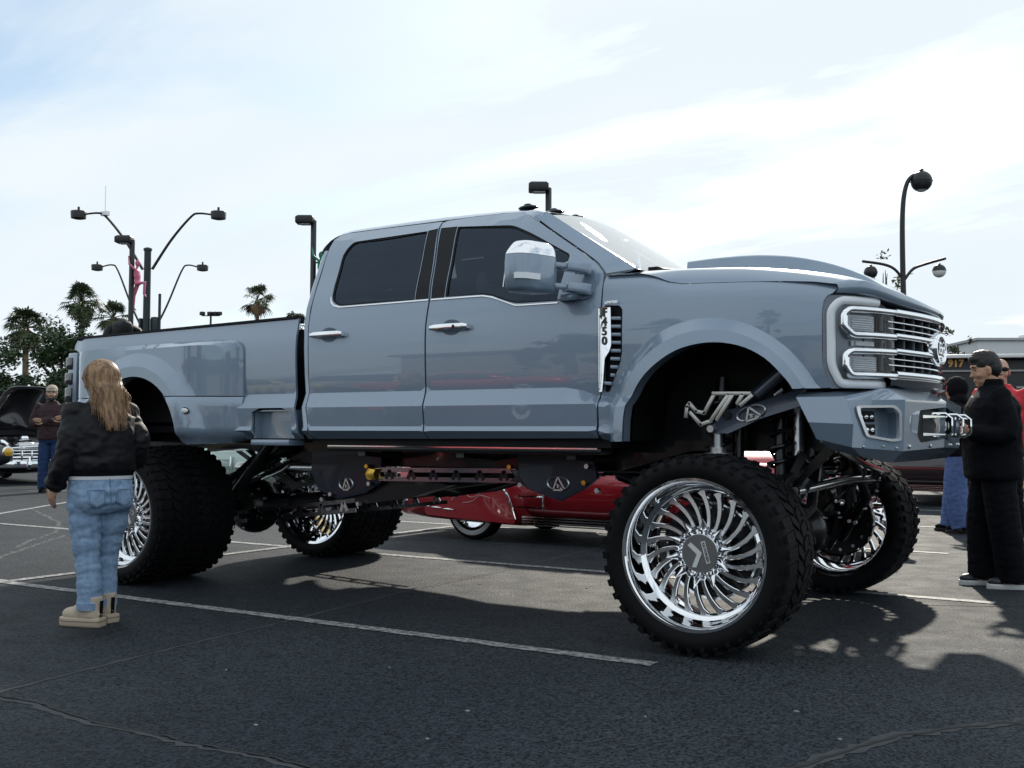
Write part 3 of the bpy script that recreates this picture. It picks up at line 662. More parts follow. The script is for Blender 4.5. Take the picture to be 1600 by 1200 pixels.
m = MB(); m.loft([[q-nrm*.01 for q in hh], [q+(cc-q)*.12-nrm*.085 for q in hh], [cc-nrm*.09 for q in hh]], True, False); kids(m, 'lamp_pocket', BUMP, sidep)
for k in range(2):
    c = SB(.36, .34+.27*k)-nrm*.05; m = MB(); m.box(c, (.10, .04, .055), Matrix(((.73, .68, 0), (.68, -.73, 0), (0, 0, 1))).transposed()); kids(m, 'light_pod', BLACK, sidep, bevel=.006)
    for j in (-1, 0, 1):
        m = MB(); m.ell(c+Vector((.73, .68, 0))*.03*j+nrm*.021, (.013, .013, .013), 10, 6); kids(m, 'pod_lens', CHROME, sidep)
for u, v in ((.22, 1.0), (.60, .93), (.86, .95)):
    m = MB(); c = SB(u, min(v, .97)); m.ell(c+nrm*.002, (.007, .007, .007)); kids(m, 'bolt', BRUSH, sidep)
# front face with the winch opening
FB = lambda s, v: B2.lerp(B3, s).lerp(C2.lerp(C3, s), v)
wo = rnd([(.34, .20), (1, .12), (1, .82), (.38, .86), (.30, .7)], [.05, 0, 0, .05, .05])
m = panel([(0, 0), (1, 0), (1, 1), (0, 1)], FB, [[(a if a < 1 else .9999, b) for a, b in wo]], (), .12, (-.04, 0, 0)); face = pair(m, 'bumper_front_panel', BUMP, truck, sharp=20)
m = MB(); m.box((.83, 0, 1.15), (.02, 1.1, .19)); m.build('winch_tray', BLACK, truck)
m = MB(); m.tube([(.86, -.16, 1.15), (.86, .16, 1.15)], .05, 16); m.build('winch_drum', BRUSH, truck)
def shackle(y, z):
    m = MB(); w = .10; h = .062
    P = [(.91, y-.0, z+h), (.985, y, z+h), (1.015, y, z+h*.6), (1.015, y, z-h*.6), (.985, y, z-h), (.91, y, z-h)]
    m.tube(P, .0085, 6); m.bar((.945, y, z+h), (.945, y, z-h), .012, .016, (1, 0, 0)); return m
for y in (-.30, .04, .30): shackle(y, 1.150).build('tow_shackle', CHROME, truck)
for y0 in (-.46, .30):
    for z in (1.195, 1.10):
        m = MB(); m.loft([[(.90, y0, z-.008), (.90, y0+.16, z-.012), (.90, y0+.16, z+.012), (.90, y0, z+.008)], [(1.0, y0+.06, z-.003), (1.0, y0+.12, z-.004), (1.0, y0+.12, z+.004), (1.0, y0+.06, z+.003)]]); m.build('winch_guard_spike', CHROME, truck)
for s_, v in ((.12, .92), (.62, .94)):
    m = MB(); m.ell(FB(s_, v)+Vector((.003, 0, 0)), (.008, .012, .012)); kids(m, 'bumper_bolt', BRUSH, face)

# --- towing mirrors
def mirror_head():
    rings = []
    for z, s, y0, y1 in ((1.892, .55, -1.385, -1.18), (1.899, .82, -1.405, -1.160), (1.92, .96, -1.418, -1.148), (1.99, 1.0, -1.424, -1.142), (2.055, 1.0, -1.424, -1.142), (2.10, .98, -1.418, -1.143), (2.13, .93, -1.398, -1.148), (2.155, .84, -1.376, -1.156), (2.172, .70, -1.358, -1.168), (2.180, .52, -1.345, -1.182)):
        r = []; c = (y0+y1)/2; w = (y1-y0)/2
        for k in range(28):
            a = 2*pi*k/28; cs, sn = cos(a), sin(a); e = .55
            px = abs(cs)**e*(1 if cs > 0 else -1); py = abs(sn)**e*(1 if sn > 0 else -1)
            xx = px*.085*s if px > 0 else px*.055
            r.append((-1.055+xx+(c+w*py+1.30)*.34, c+w*py, z))
        rings.append(r)
    return rings
R_ = mirror_head(); m = MB(); m.loft(R_[:6]); MIR = pair(m, 'towing_mirror', PAINT, truck, sharp=50)
m = MB(); m.loft([[tuple(Vector(q)*1.0+Vector((0, 0, .002))) for q in r] for r in R_[5:]]); kids(m, 'mirror_cap', CHROME, MIR, sharp=60)
m = MB(); sg = []
for y in (-1.418, -1.395, -1.36, -1.325, -1.30):
    x = -1.055+.086+(y+1.30)*.34; sg.append([(x-.03 if y < -1.41 else x+.004, y-(.012 if y < -1.41 else 0), 1.958), (x-.03 if y < -1.41 else x+.006, y-(.012 if y < -1.41 else 0), 1.992)])
m.loft([[a, b, (b[0]-.02, b[1], b[2]), (a[0]-.02, a[1], a[2])] for a, b in sg]); kids(m, 'signal_lamp', mat('clear_signal', (.62, .66, .70), .12, .3, 1), MIR, sharp=30)
m = MB(); rr_ = R_[3]; m.prism([(-1.40, 1.92), (-1.165, 1.92), (-1.165, 2.13), (-1.37, 2.13)], lambda y, z: (-1.112+(y+1.3)*.34, y, z), lambda y, z: (-1.118+(y+1.3)*.34, y, z)); kids(m, 'mirror_glass', mat('mirror_silver', (.7, .72, .74), .01, 1), MIR)
for z in (2.062, 1.942):
    m = MB(); a = Vector((-.975, -1.16, z)); b = Vector((-.90, -1.08, z-.006)); c = Vector((-.835, -.985, z-.014))
    m.bar(a+(a-b)*.1, b, .05, .032); m.bar(b+(a-b)*.25, c+(b-c)*.15, .085, .052); m.bar(b+(c-b)*.45, c+(c-b)*.10, .07, .064); kids(m, 'mirror_arm', PAINT, MIR, bevel=.005)
sail = rnd([(-1.03, 1.878), (-.83, 1.874), (-.795, 1.91), (-.79, 2.01), (-.815, 2.055), (-.995, 2.165)], [.02, .03, .04, .05, .05, .01])
m = panel(sail, lambda x, z: (x, yside(x, z)-.016, z), (), (), .05, (0, .02, 0)); kids(m, 'mirror_base', PAINT, MIR)
m = MB(); m.loft([[(-1.03, -.975, 1.875), (-.88, -.98, 1.875), (-.86, -.98, 1.905), (-1.0, -.975, 1.91)], [(-.985, -1.075, 1.865), (-.90, -1.075, 1.862), (-.89, -1.075, 1.90), (-.97, -1.075, 1.905)]]); kids(m, 'mirror_foot', PAINT, MIR, bevel=.01)

# --- bed
def arch(c, r, z0, n=24, rev=False):
    a0 = math.asin((z0-c[1])/r); P = [(c[0]+r*cos(a0+(pi-2*a0)*k/n), c[1]+r*sin(a0+(pi-2*a0)*k/n)) for k in range(n+1)]
    return P[::-1] if rev else P
RC = (-4.47, 1.02)
RAIL = lambda x: 1.845+(x+5.54)*.0175
notch = rnd([(-3.46, 1.058), (-3.115, 1.058), (-3.115, 1.19), (-3.15, 1.238), (-3.19, 1.252), (-3.40, 1.252), (-3.46, 1.23)], [0, 0, .02, .02, .02, .03, .02])
b_out = [(-3.042, 1.056), (-3.06, 1.2), (-3.094, 1.38), (-3.098, 1.6), (-3.098, RAIL(-3.1)), (-3.7, RAIL(-3.7)), (-4.4, RAIL(-4.4)), (-5.535, RAIL(-5.535)), (-5.56, 1.80), (-5.555, 1.765), (-5.475, 1.74), (-5.46, 1.5), (-5.45, 1.06)] + [(-5.10, 1.05)] + arch(RC, .60, 1.05, rev=True) + [(-3.70, 1.05), (-3.475, 1.053), (-3.475, 1.24), (-3.40, 1.268), (-3.19, 1.268), (-3.135, 1.25), (-3.10, 1.21), (-3.10, 1.054)]
def yb(x, z):
    y = yside(-2, z)
    if z > 1.74: y += .012*sst((z-1.74)/.10)
    if x < -5.4: y += .03*sst((-5.4-x)/.15)
    return y
bed = pair(panel(b_out, lambda x, z: (x, yb(x, z), z), (), SIDELINES+[[(-6, 1.366), (-3, 1.366)]], .06, edge=.04), 'bed_side', PAINT, truck, sharp=11)
m = MB(); m.box((-3.29, -.92, 1.15), (.36, .02, .2)); m.box((-3.475, -.95, 1.15), (.01, .1, .19)); m.box((-3.105, -.95, 1.15), (.01, .1, .19)); m.box((-3.29, -.95, 1.25), (.36, .1, .01)); kids(m, 'step_pocket', PAINT, bed)
m = MB(); m.loft([[(-3.475, -1.04, z0), (-3.11, -1.04, z0), (-3.11, -.88, z0), (-3.475, -.88, z0)] for z0 in (1.008, 1.05)]); kids(m, 'corner_step', PAINT, bed, bevel=.008)
m = MB(); m.box((-3.29, -.965, 1.055), (.36, .13, .006)); kids(m, 'step_tread', BLACK, bed)
# dually flare, in an upper and a lower panel
def yfl(x, z):
    eL = x+5.415; eR = -3.578-x; eT = 1.774-.03*sst((-4.9-x)/.5)-z
    k = (.12*sst(eL/.02)+.88*sst(eL/.30))*sst((eT+.004)/.05)*sst((eR+.02)/.46)
    y = -1.010-.200*k
    r = hypot(x-RC[0], z-RC[1])
    if r < .66: y -= .045*min(1, (.66-r)/.10)
    if z < 1.35: y -= .012*(1-sst((1.35-z)/.02)*.0)
    if z < 1.10: y += .07*sst((1.10-z)/.08)
    return y
fmap = lambda x, z: (x, yfl(x, z), z)
fu = rnd([(-3.581, 1.357), (-3.588, 1.70), (-3.64, 1.752), (-3.80, 1.770), (-4.0, 1.764), (-4.7, 1.752), (-5.31, 1.730), (-5.395, 1.70), (-5.41, 1.64), (-5.41, 1.357)], [0, .03, .03, .05, 0, 0, .04, .03, .02, 0])
ax = sqrt(.485**2-(1.357-1.02)**2)
fu = fu + [(-4.47-ax-.0, 1.357)] + [(RC[0]+.485*cos(a), RC[1]+.485*sin(a)) for a in [pi-math.asin(.337/.485)-(pi-2*math.asin(.337/.485))*k/16 for k in range(1, 16)]] + [(-4.47+ax, 1.357)]
rings_ = [[(RC[0]+r*cos(a), RC[1]+r*sin(a)) for a in [pi*k/30 for k in range(31)]] for r in (.56, .66)]
top_l = lambda d: [(-3.66, 1.748-d), (-3.80, 1.766-d), (-4.0, 1.761-d), (-4.7, 1.749-d), (-5.30, 1.727-d)]
flare = pair(panel(fu, fmap, (), rings_+[top_l(.014), top_l(.046)], .04, (0, .03, 0), .03), 'dually_fender', PAINT, truck, sharp=22)
fl_ = [(-3.581, 1.350), (-4.47+ax+.008, 1.350)] + [(RC[0]+.485*cos(a), RC[1]+.485*sin(a)) for a in [math.asin(.33/.485)*(1-k/8) for k in range(1, 8)]] + [(-3.985, 1.022), (-3.95, 1.012), (-3.70, 1.020), (-3.56, 1.05)]
flareL = pair(panel(fl_, fmap, (), rings_, .04, (0, .03, 0), .03), 'dually_fender_lower', PAINT, truck, sharp=42)
fl2 = [(-5.41, 1.350), (-5.41, 1.06), (-5.28, 1.03), (-4.955, 1.022)] + [(RC[0]+.485*cos(a), RC[1]+.485*sin(a)) for a in [pi-math.asin(.33/.485)*k/8 for k in range(1, 8)]] + [(-4.47-ax-.008, 1.350)]
pair(panel(fl2, fmap, (), rings_, .04, (0, .03, 0), .03), 'dually_fender_lower', PAINT, truck, sharp=42)
m = MB(); P = [(RC[0]+.486*cos(a), RC[1]+.486*sin(a)) for a in [pi*k/30 for k in range(31)]]
m.loft([[(a, yfl(a, b)+.001, b) for a, b in P], [(a, yfl(a, b)+.10, b) for a, b in P]], False, False); kids(m, 'arch_return', PAINT, flare)
m = MB(); m.loft([[(RC[0]+.62*cos(a), y_, RC[1]+.60*sin(a)) for a in [pi*k/24 for k in range(25)]] for y_ in (-1.10, -.5)]+[[(RC[0]+.1*cos(a), -.49, RC[1]+.1*sin(a)) for a in [pi*k/24 for k in range(25)]]], False, False); pair(m, 'wheel_arch_liner', BLACK, truck)
m = MB(); m.ell((-3.93, yfl(-3.93, 1.25)-.004, 1.25), (.045, .010, .020), 16, 8); kids(m, 'marker_lamp', WHITE, flareL)
m = MB(); m.ell((-3.93, yfl(-3.93, 1.25)-.001, 1.25), (.052, .008, .026), 16, 8); kids(m, 'marker_bezel', BLACK, flareL)
# rail cap, bed box, tailgate, tail lamps
m = MB(); m.loft([[(x, -.985, RAIL(x)+.001), (x, -.985, RAIL(x)+.016), (x, -.90, RAIL(x)+.020), (x, -.90, RAIL(x)-.03)] for x in (-5.52, -4.3, -3.11)]); pair(m, 'bed_rail_cap', BLACK, truck)
m = MB(); m.box((-4.3, 0, 1.22), (2.4, 1.5, .12)); m.box((-4.3, -.82, 1.5), (2.4, .04, .65)); m.box((-4.3, .82, 1.5), (2.4, .04, .65)); m.box((-3.12, 0, 1.5), (.04, 1.7, .66)); m.build('bed_liner', BLACK, truck)
m = MB(); m.box((-5.56, 0, 1.46), (.09, 1.66, .74)); m.build('tailgate', PAINT, truck, bevel=.015)
def tl(x0, x1, z0, z1, y0=-1.0): 
    m = MB(); m.loft([[(x1, y0+.035, z), (x1, y0-.0, z), (x0+.03, y0+.012, z), (x0, y0+.045, z), (x0, y0+.16, z), (x1, y0+.16, z)] for z in (z0, z1)]); return m
TL = pair(tl(-5.63, -5.478, 1.32, 1.735), 'tail_lamp', PAINT, truck, bevel=.012)
for z0, z1, x0 in ((1.60, 1.70, -5.655), (1.475, 1.575, -5.665), (1.335, 1.455, -5.66)):
    kids(tl(x0, -5.53, z0, z1, -1.006), 'lamp_lens', mat('smoked_lens', (.012, .012, .014), .07, 0, 1), TL, bevel=.01)
m = MB(); rings = []
for x, s in ((-.085, .55), (-.075, .85), (-.05, 1), (.05, 1), (.075, .85), (.085, .6)): rings.append([(-5.15+x, -.82+.05*s*q[0], 1.885+.105*s*q[1]*1.0) for q in ((-1, -.1), (1, -.1), (1, .7), (.6, 1), (-.6, 1), (-1, .7))])
m.loft(rings); m.build('bed_cover_roll', BLACK, truck, bevel=.01)
m = MB(); m.tube([(-5.30, -.86, 1.86), (-5.32, -.82, 1.93), (-5.29, -.70, 1.97), (-5.24, -.6, 1.93), (-5.22, -.56, 1.86)], .035, 10); m.build('bed_hoop', BLACK, truck)
# --- wheels: forged rims with curved spokes, mud tyres
def tyre_mesh(w, R=.499, nl=42, seed=1):
    rg = random.Random(seed); m = MB(); h = .011
    P = [(.366, .030), (.376, .004), (.392, -.010), (.42, -.020), (.447, -.018), (.468, -.006), (.480, .010), (.485, .03), (R-h, .06)]
    prof = P+[(R-h, w/2)]+[(r, w-y) for r, y in P[::-1]]
    m.rev(prof, n=96)
    def lug(a0, a1, y0, y1, r0, r1, sk=0, ry0=0, ry1=0):
        vs = []
        for (r, e) in ((r0, 0), (r1, .006)):
            for a, y, rr in ((a0, y0, ry0), (a1, y0, ry0), (a1+sk, y1, ry1), (a0+sk, y1, ry1)):
                aa = a+(e*2 if a == a0 or a == a0 else -e*2)*.8; q = r-rr
                vs.append((q*cos(aa), y, q*sin(aa)))
        m.add(vs, [(3, 2, 1, 0), (4, 5, 6, 7), (0, 1, 5, 4), (1, 2, 6, 5), (2, 3, 7, 6), (3, 0, 4, 7)])
    st = 2*pi/nl
    for i in range(nl):
        a = i*st; o = .5*st
        lo = .015 if i % 2 else 0.0
        for side in (0, 1):
            f = (lambda y: y) if side == 0 else (lambda y: w-y); oo = 0 if side == 0 else o
            lug(a+oo, a+oo+st*.68, f(.018), f(w*.23+lo), R-h-.01, R, .03, .010, 0)
            lug(a+oo+st*.04, a+oo+st*.62, f(.0), f(.022), .464, R-.005, 0, .0, .0)      # shoulder
            lug(a+oo+st*.1, a+oo+st*.5, f(-.0195), f(-.008), .444 if i % 2 else .455, .468, 0, 0, 0)
            lug(a+oo+st*.25, a+oo+st*.92, f(w*.27+lo), f(w*.47), R-h-.01, R, -.07)
    return m
def rim_mesh(w):
    m = MB()
    prof = [(.362, .012), (.3805, .0), (.384, .004), (.384, .010), (.3805, -.003), (.367, -.003), (.360, .006), (.352, .022), (.347, .05), (.344, .11), (.338, .128), (.322, .138), (.312, .146), (.306, .160), (.306, .175), (.318, .185), (.33, w*.55+.05), (.345, w-.05), (.362, w-.02), (.3805, w), (.384, w-.004), (.37, w-.012)]
    m.rev(prof, n=96); return m
def spokes_mesh(n=22, tw=radians(18)):
    fr = MB(); sd = MB()
    def cen(t): # t 0 hub -> 1 rim
        r = .112+(.312-.112)*t; return r, tw*(t**1.35)
    for i in range(n):
        a0 = 2*pi*i/n; L_ = []
        for k in range(9):
            t = k/8; r, da = cen(t); a = a0+da; w = .0098+.0042*t+(.010*(t-.88)/.12 if t > .88 else 0)+(.006*(1-t/.15) if t < .15 else 0); y = .128+.020*t
            tx = Vector((-sin(a), 0, cos(a))); rc = Vector((r*cos(a), y, r*sin(a))); dt = Vector((cos(a), 0, sin(a)))
            r1, d1 = cen(min(1, t+.02)); r0, d0 = cen(max(0, t-.02)); p1 = Vector((r1*cos(a0+d1), 0, r1*sin(a0+d1))); p0 = Vector((r0*cos(a0+d0), 0, r0*sin(a0+d0))); tg = (p1-p0).normalized(); nn = Vector((-tg.z, 0, tg.x))
            L_.append([rc-nn*w, rc+nn*w, rc+nn*w*.8+Vector((0, .024, 0)), rc-nn*w*.8+Vector((0, .024, 0)), rc-nn*(w-.003)-Vector((0, .003, 0)), rc+nn*(w-.003)-Vector((0, .003, 0))])
        sd.loft([[q[4], q[0], q[3], q[2], q[1], q[5]] for q in L_], True, True)
        fr.loft([[q[4]-Vector((0, .0006, 0)), q[5]-Vector((0, .0006, 0))] for q in L_], False, False)
    return fr, sd
def hub_mesh():
    m = MB(); m.rev([(.0, .10), (.088, .10), (.097, .104), (.099, .115), (.099, .135), (.128, .138), (.132, .15), (.132, .2), (.05, .24), (.0, .24)], n=40); return m
def wheel(name, w, parent, loc, face):
    o = rim_mesh(w).build('wheel', CHROME, parent, sharp=30); o.location = loc; o.rotation_euler = (0, face[0], face[1])
    tyre_mesh(w).build('tyre', RUBBER, o, sharp=28)
    fr, sd = spokes_mesh(); sd.build('spokes', CHROME, o, sharp=40); fr.build('spoke_faces', BRUSH, o)
    hub_mesh().build('hub', CHROME, o, sharp=30)
    m = MB(); m.rev([(.0001, .0975), (.092, .0975), (.096, .101)], n=40); cap = m.build('hub_cap', mat('cap_grey', (.20, .205, .21), .38, .6), o)
    M = frame((0, .0972, 0), (1, 0, 0), (0, 0, 1)); ROT = Matrix.Rotation(radians(-14), 4, 'Z')
    m = MB(); m.prism([(-.062, .032), (.012, .008), (.012, -.072), (-.010, -.080), (-.010, -.010), (-.072, .012)], lambda a, b: (a, b, 0), lambda a, b: (a, b, .003)); m.xf(M @ ROT); m.build('cap_chevron', mat('cap_white', (.80, .81, .82), .35, .2), o)
    t = MB(); t.prism([(-.056, -.011), (.056, -.011), (.056, .011), (-.056, .011)], lambda a, b: (a, b, 0), lambda a, b: (a, b, .002)); t.xf(M @ Matrix.Translation((.032, .012, 0)) @ Matrix.Rotation(radians(-66), 4, 'Z')); t.build('cap_bar', MATS['cap_white'], o)
    t = text('KG1FORGED', .0175, .002, bold=.0006); t.xf(M @ Matrix.Translation((.032, .012, .003)) @ Matrix.Rotation(radians(-66), 4, 'Z')); t.build('cap_lettering', mat('cap_dark', (.05, .05, .055), .5), o, sharp=None)
    for i in range(10):
        a = 2*pi*(i+.5)/10; ca, sa = cos(a), sin(a); m = MB()
        b = Vector((.116*ca, .125, .116*sa)); d = Vector((ca*.80, -.58, sa*.80)).normalized(); m.tube([b-d*.03, b+d*.012, b+d*.018, b+d*.024, b+d*.075], [.019, .020, .023, .017, .001], 8); m.build('lug_spike', CHROME, o, sharp=40)
        a += pi/10; m = MB(); b = Vector((.122*cos(a), .145, .122*sin(a))); m.tube([b, b-Vector((0, .045, 0)), b-Vector((0, .050, 0))], [.015, .014, .009], 6); m.build('lug_nut', CHROME, o, sharp=30)
    # brake disc and knuckle behind the spokes
    m = MB(); m.rev([(.05, w*.62), (.245, w*.62), (.245, w*.70), (.05, w*.70)], n=40); m.build('brake_disc', DARKMET, o, sharp=30)
    m = MB(); m.rev([(.0, w*.45), (.10, w*.45), (.12, w*.75), (.09, w+.03), (.0, w+.03)], n=24); m.build('axle_hub', DARKMET, o)
    for i in range(14):
        a = 2*pi*i/14; m = MB(); m.tube([(.205*cos(a), w*.70, .205*sin(a)), (.205*cos(a), w*.70+.02, .205*sin(a))], .012, 6); m.build('disc_bolt', CHROME, o, sharp=30)
    m = MB(); m.rev([(.238, w*.70), (.25, w*.715), (.25, w*.60), (.238, w*.61)], n=40); m.build('disc_ring', CHRM2, o, sharp=30)
    m = MB(); m.loft([[(r*cos(a), y, r*sin(a)) for a in [radians(110+k*14) for k in range(6)] for r in ((.26,) if True else ())]+[(.15*cos(a), y, .15*sin(a)) for a in [radians(180-k*14) for k in range(6)]] for y in (w*.55, w*.80)]); m.build('brake_caliper', DARKMET, o, sharp=30)
    return o
RW = .43
for nm, loc, fc in (('f', (0, -1.4575, .5), (radians(8), 0)), ('f2', (0, 1.4575, .5), (radians(20), pi))): wheel(nm, RW, truck, loc, fc)
for nm, loc, fc in (('r', (-4.47, -1.372, .5), (radians(-40), 0)), ('r2', (-4.47, 1.372, .5), (radians(3), pi))):
    o = wheel(nm, .345, truck, loc, fc)
    s_ = -1 if loc[1] < 0 else 1
    o2 = MB().rev([(.36, .01), (.3805, 0), (.36, .02), (.33, .06), (.32, .17), (.33, .3), (.3805, .335), (.36, .325)], n=64).build('inner_wheel', CHROME, truck, sharp=30); o2.location = (-4.47, loc[1]-s_*.355, .5); o2.rotation_euler = (0, 0, fc[1])
    tyre_mesh(.335, seed=3).build('tyre', RUBBER, o2, sharp=28)
    fr, sd = spokes_mesh(); sd.build('spokes', CHROME, o2, sharp=40)
    MB().rev([(.0, .11), (.13, .11), (.13, .2), (.0, .2)], n=40).build('wheel_disc', CHROME, o2, sharp=30)

# --- chassis and suspension
HOSE = mat('braided_hose', (.25, .26, .28), .35, .8)
def part(m, name, mt=DARKMET, **k): return m.build(name, mt, truck, **k)
for s in (-1, 1):
    m = MB(); m.loft([[(x, s*(.40), z-.08), (x, s*.48, z-.08), (x, s*.48, z+.08), (x, s*.40, z+.08)] for x, z in ((-5.5, 1.0), (-4.9, 1.05), (-4.1, 1.05), (-3.5, .95), (-.9, .95), (-.4, 1.08), (.3, 1.08), (.72, 1.10))]); part(m, 'frame_rail')
    m = MB(); m.bar((-2.86, s*.86, .995), (-.77, s*.86, .995), .16, .035); rb = part(m, 'running_board', bevel=.01)
    m = MB(); m.bar((-2.84, s*.946, 1.010), (-.79, s*.946, 1.010), .006, .008); m.build('board_edge', CHRM2, rb)
    for x in (-2.6, -1.8, -1.0): m = MB(); m.bar((x, s*.45, .93), (x, s*.88, .96), .06, .03); m.build('board_bracket', DARKMET, rb)
    # coil-over at the front axle, spring in view
    for x in (-.18, .20):
        m = MB(); m.tube([(x, s*.70, .62), (x*.9, s*.60, 1.42)], .035, 12); m.tube([(x, s*.70, .66), (x, s*.685, .80)], .055, 12); sh = part(m, 'shock_absorber')
        m = MB(); P = []
        for k in range(0, 7*14+1): a = 2*pi*k/14; t = k/(7*14); c = Vector((x*(1-.1*t), s*(.69-.08*t), .72+.58*t)); P.append(c+Vector((.068*cos(a), .068*sin(a), 0)))
        m.tube(P, .011, 6); m.build('coil_spring', DARKMET, sh)
        m = MB(); m.tube([(x*.9+.09, s*.60, .95), (x*.9+.09, s*.58, 1.30)], .033, 12); m.build('reservoir', BRUSH if x > 0 else DARKMET, sh)
m = MB(); m.box((-2.1, 0, .95), (1.9, .5, .20)); m.box((-1.0, 0, 1.0), (1.2, .62, .3)); part(m, 'transmission', BLACK, bevel=.04)
m = MB(); m.box((.1, 0, 1.40), (1.2, .82, .62)); part(m, 'engine_block', BLACK, bevel=.05)
m = MB(); m.box((-1.85, 0, 1.045), (2.28, 1.86, .06)); part(m, 'cab_underbody', BLACK)
m = MB(); m.box((-4.25, 0, 1.12), (2.35, 1.6, .05)); part(m, 'bed_underbody', BLACK)
m = MB(); m.box((.62, 0, 1.5), (.12, 1.6, .42)); part(m, 'radiator_support', BLACK)
m = MB(); m.tube([(-4.47, -.78, .5), (-4.47, .78, .5)], .075, 16); ax_ = part(m, 'rear_axle')
m = MB(); m.ell((-4.42, -.06, .5), (.235, .20, .225), 20, 12); m.tube([(-4.25, -.06, .5), (-4.0, -.04, .54)], [.11, .07], 14); m.build('differential', DARKMET, ax_)
for i in range(10):
    a = 2*pi*i/10; m = MB(); m.ell((-4.42+.0, -.06, .5), (.01, .01, .01), 6, 4); m.xf(Matrix.Translation((.18*cos(a), -.17, .18*sin(a)))); m.build('cover_bolt', BRUSH, ax_)
m = MB(); m.tube([(-4.02, -.04, .54), (-1.6, 0, .86)], .055, 14); part(m, 'drive_shaft')
m = MB(); m.tube([(-.0, -.98, .5), (-.0, .98, .5)], .075, 16); fa = part(m, 'front_axle')
m = MB(); m.ell((.0, .30, .5), (.17, .14, .175), 20, 12); m.tube([(-.1, .25, .5), (-1.2, .1, .86)], .045, 12); m.build('differential', DARKMET, fa)
for s in (-1, 1):
    m = MB(); m.loft([[(.0, s*.95, .36), (.12, s*.95, .44), (.12, s*.95, .60), (.0, s*.95, .72), (-.12, s*.95, .6), (-.12, s*.95, .42)], [(.0, s*1.02, .36), (.12, s*1.02, .44), (.12, s*1.02, .60), (.0, s*1.02, .72), (-.12, s*1.02, .6), (-.12, s*1.02, .42)]]); m.build('steering_knuckle', DARKMET, fa, bevel=.01)
    m = MB(); m.bar((.10, s*.93, .58), (.34, s*.86, .74), .06, .05); m.bar((.32, s*.86, .74), (.32, s*.86, .82), .07, .07); m.build('steering_arm', DARKMET, fa, bevel=.01)
m = MB(); m.tube([(.34, -.88, .80), (.36, 0, .83), (.34, .88, .80)], .027, 12); part(m, 'tie_rod', mat('polished_steel', (.6, .62, .64), .15, 1))
m = MB(); m.tube([(.42, -.45, 1.04), (.42, .2, .92), (.38, .82, .86)], .022, 10); part(m, 'drag_link', MATS['polished_steel'])
m = MB(); m.tube([(.30, -.50, 1.0), (.14, .72, .62)], .03, 10); part(m, 'track_bar')
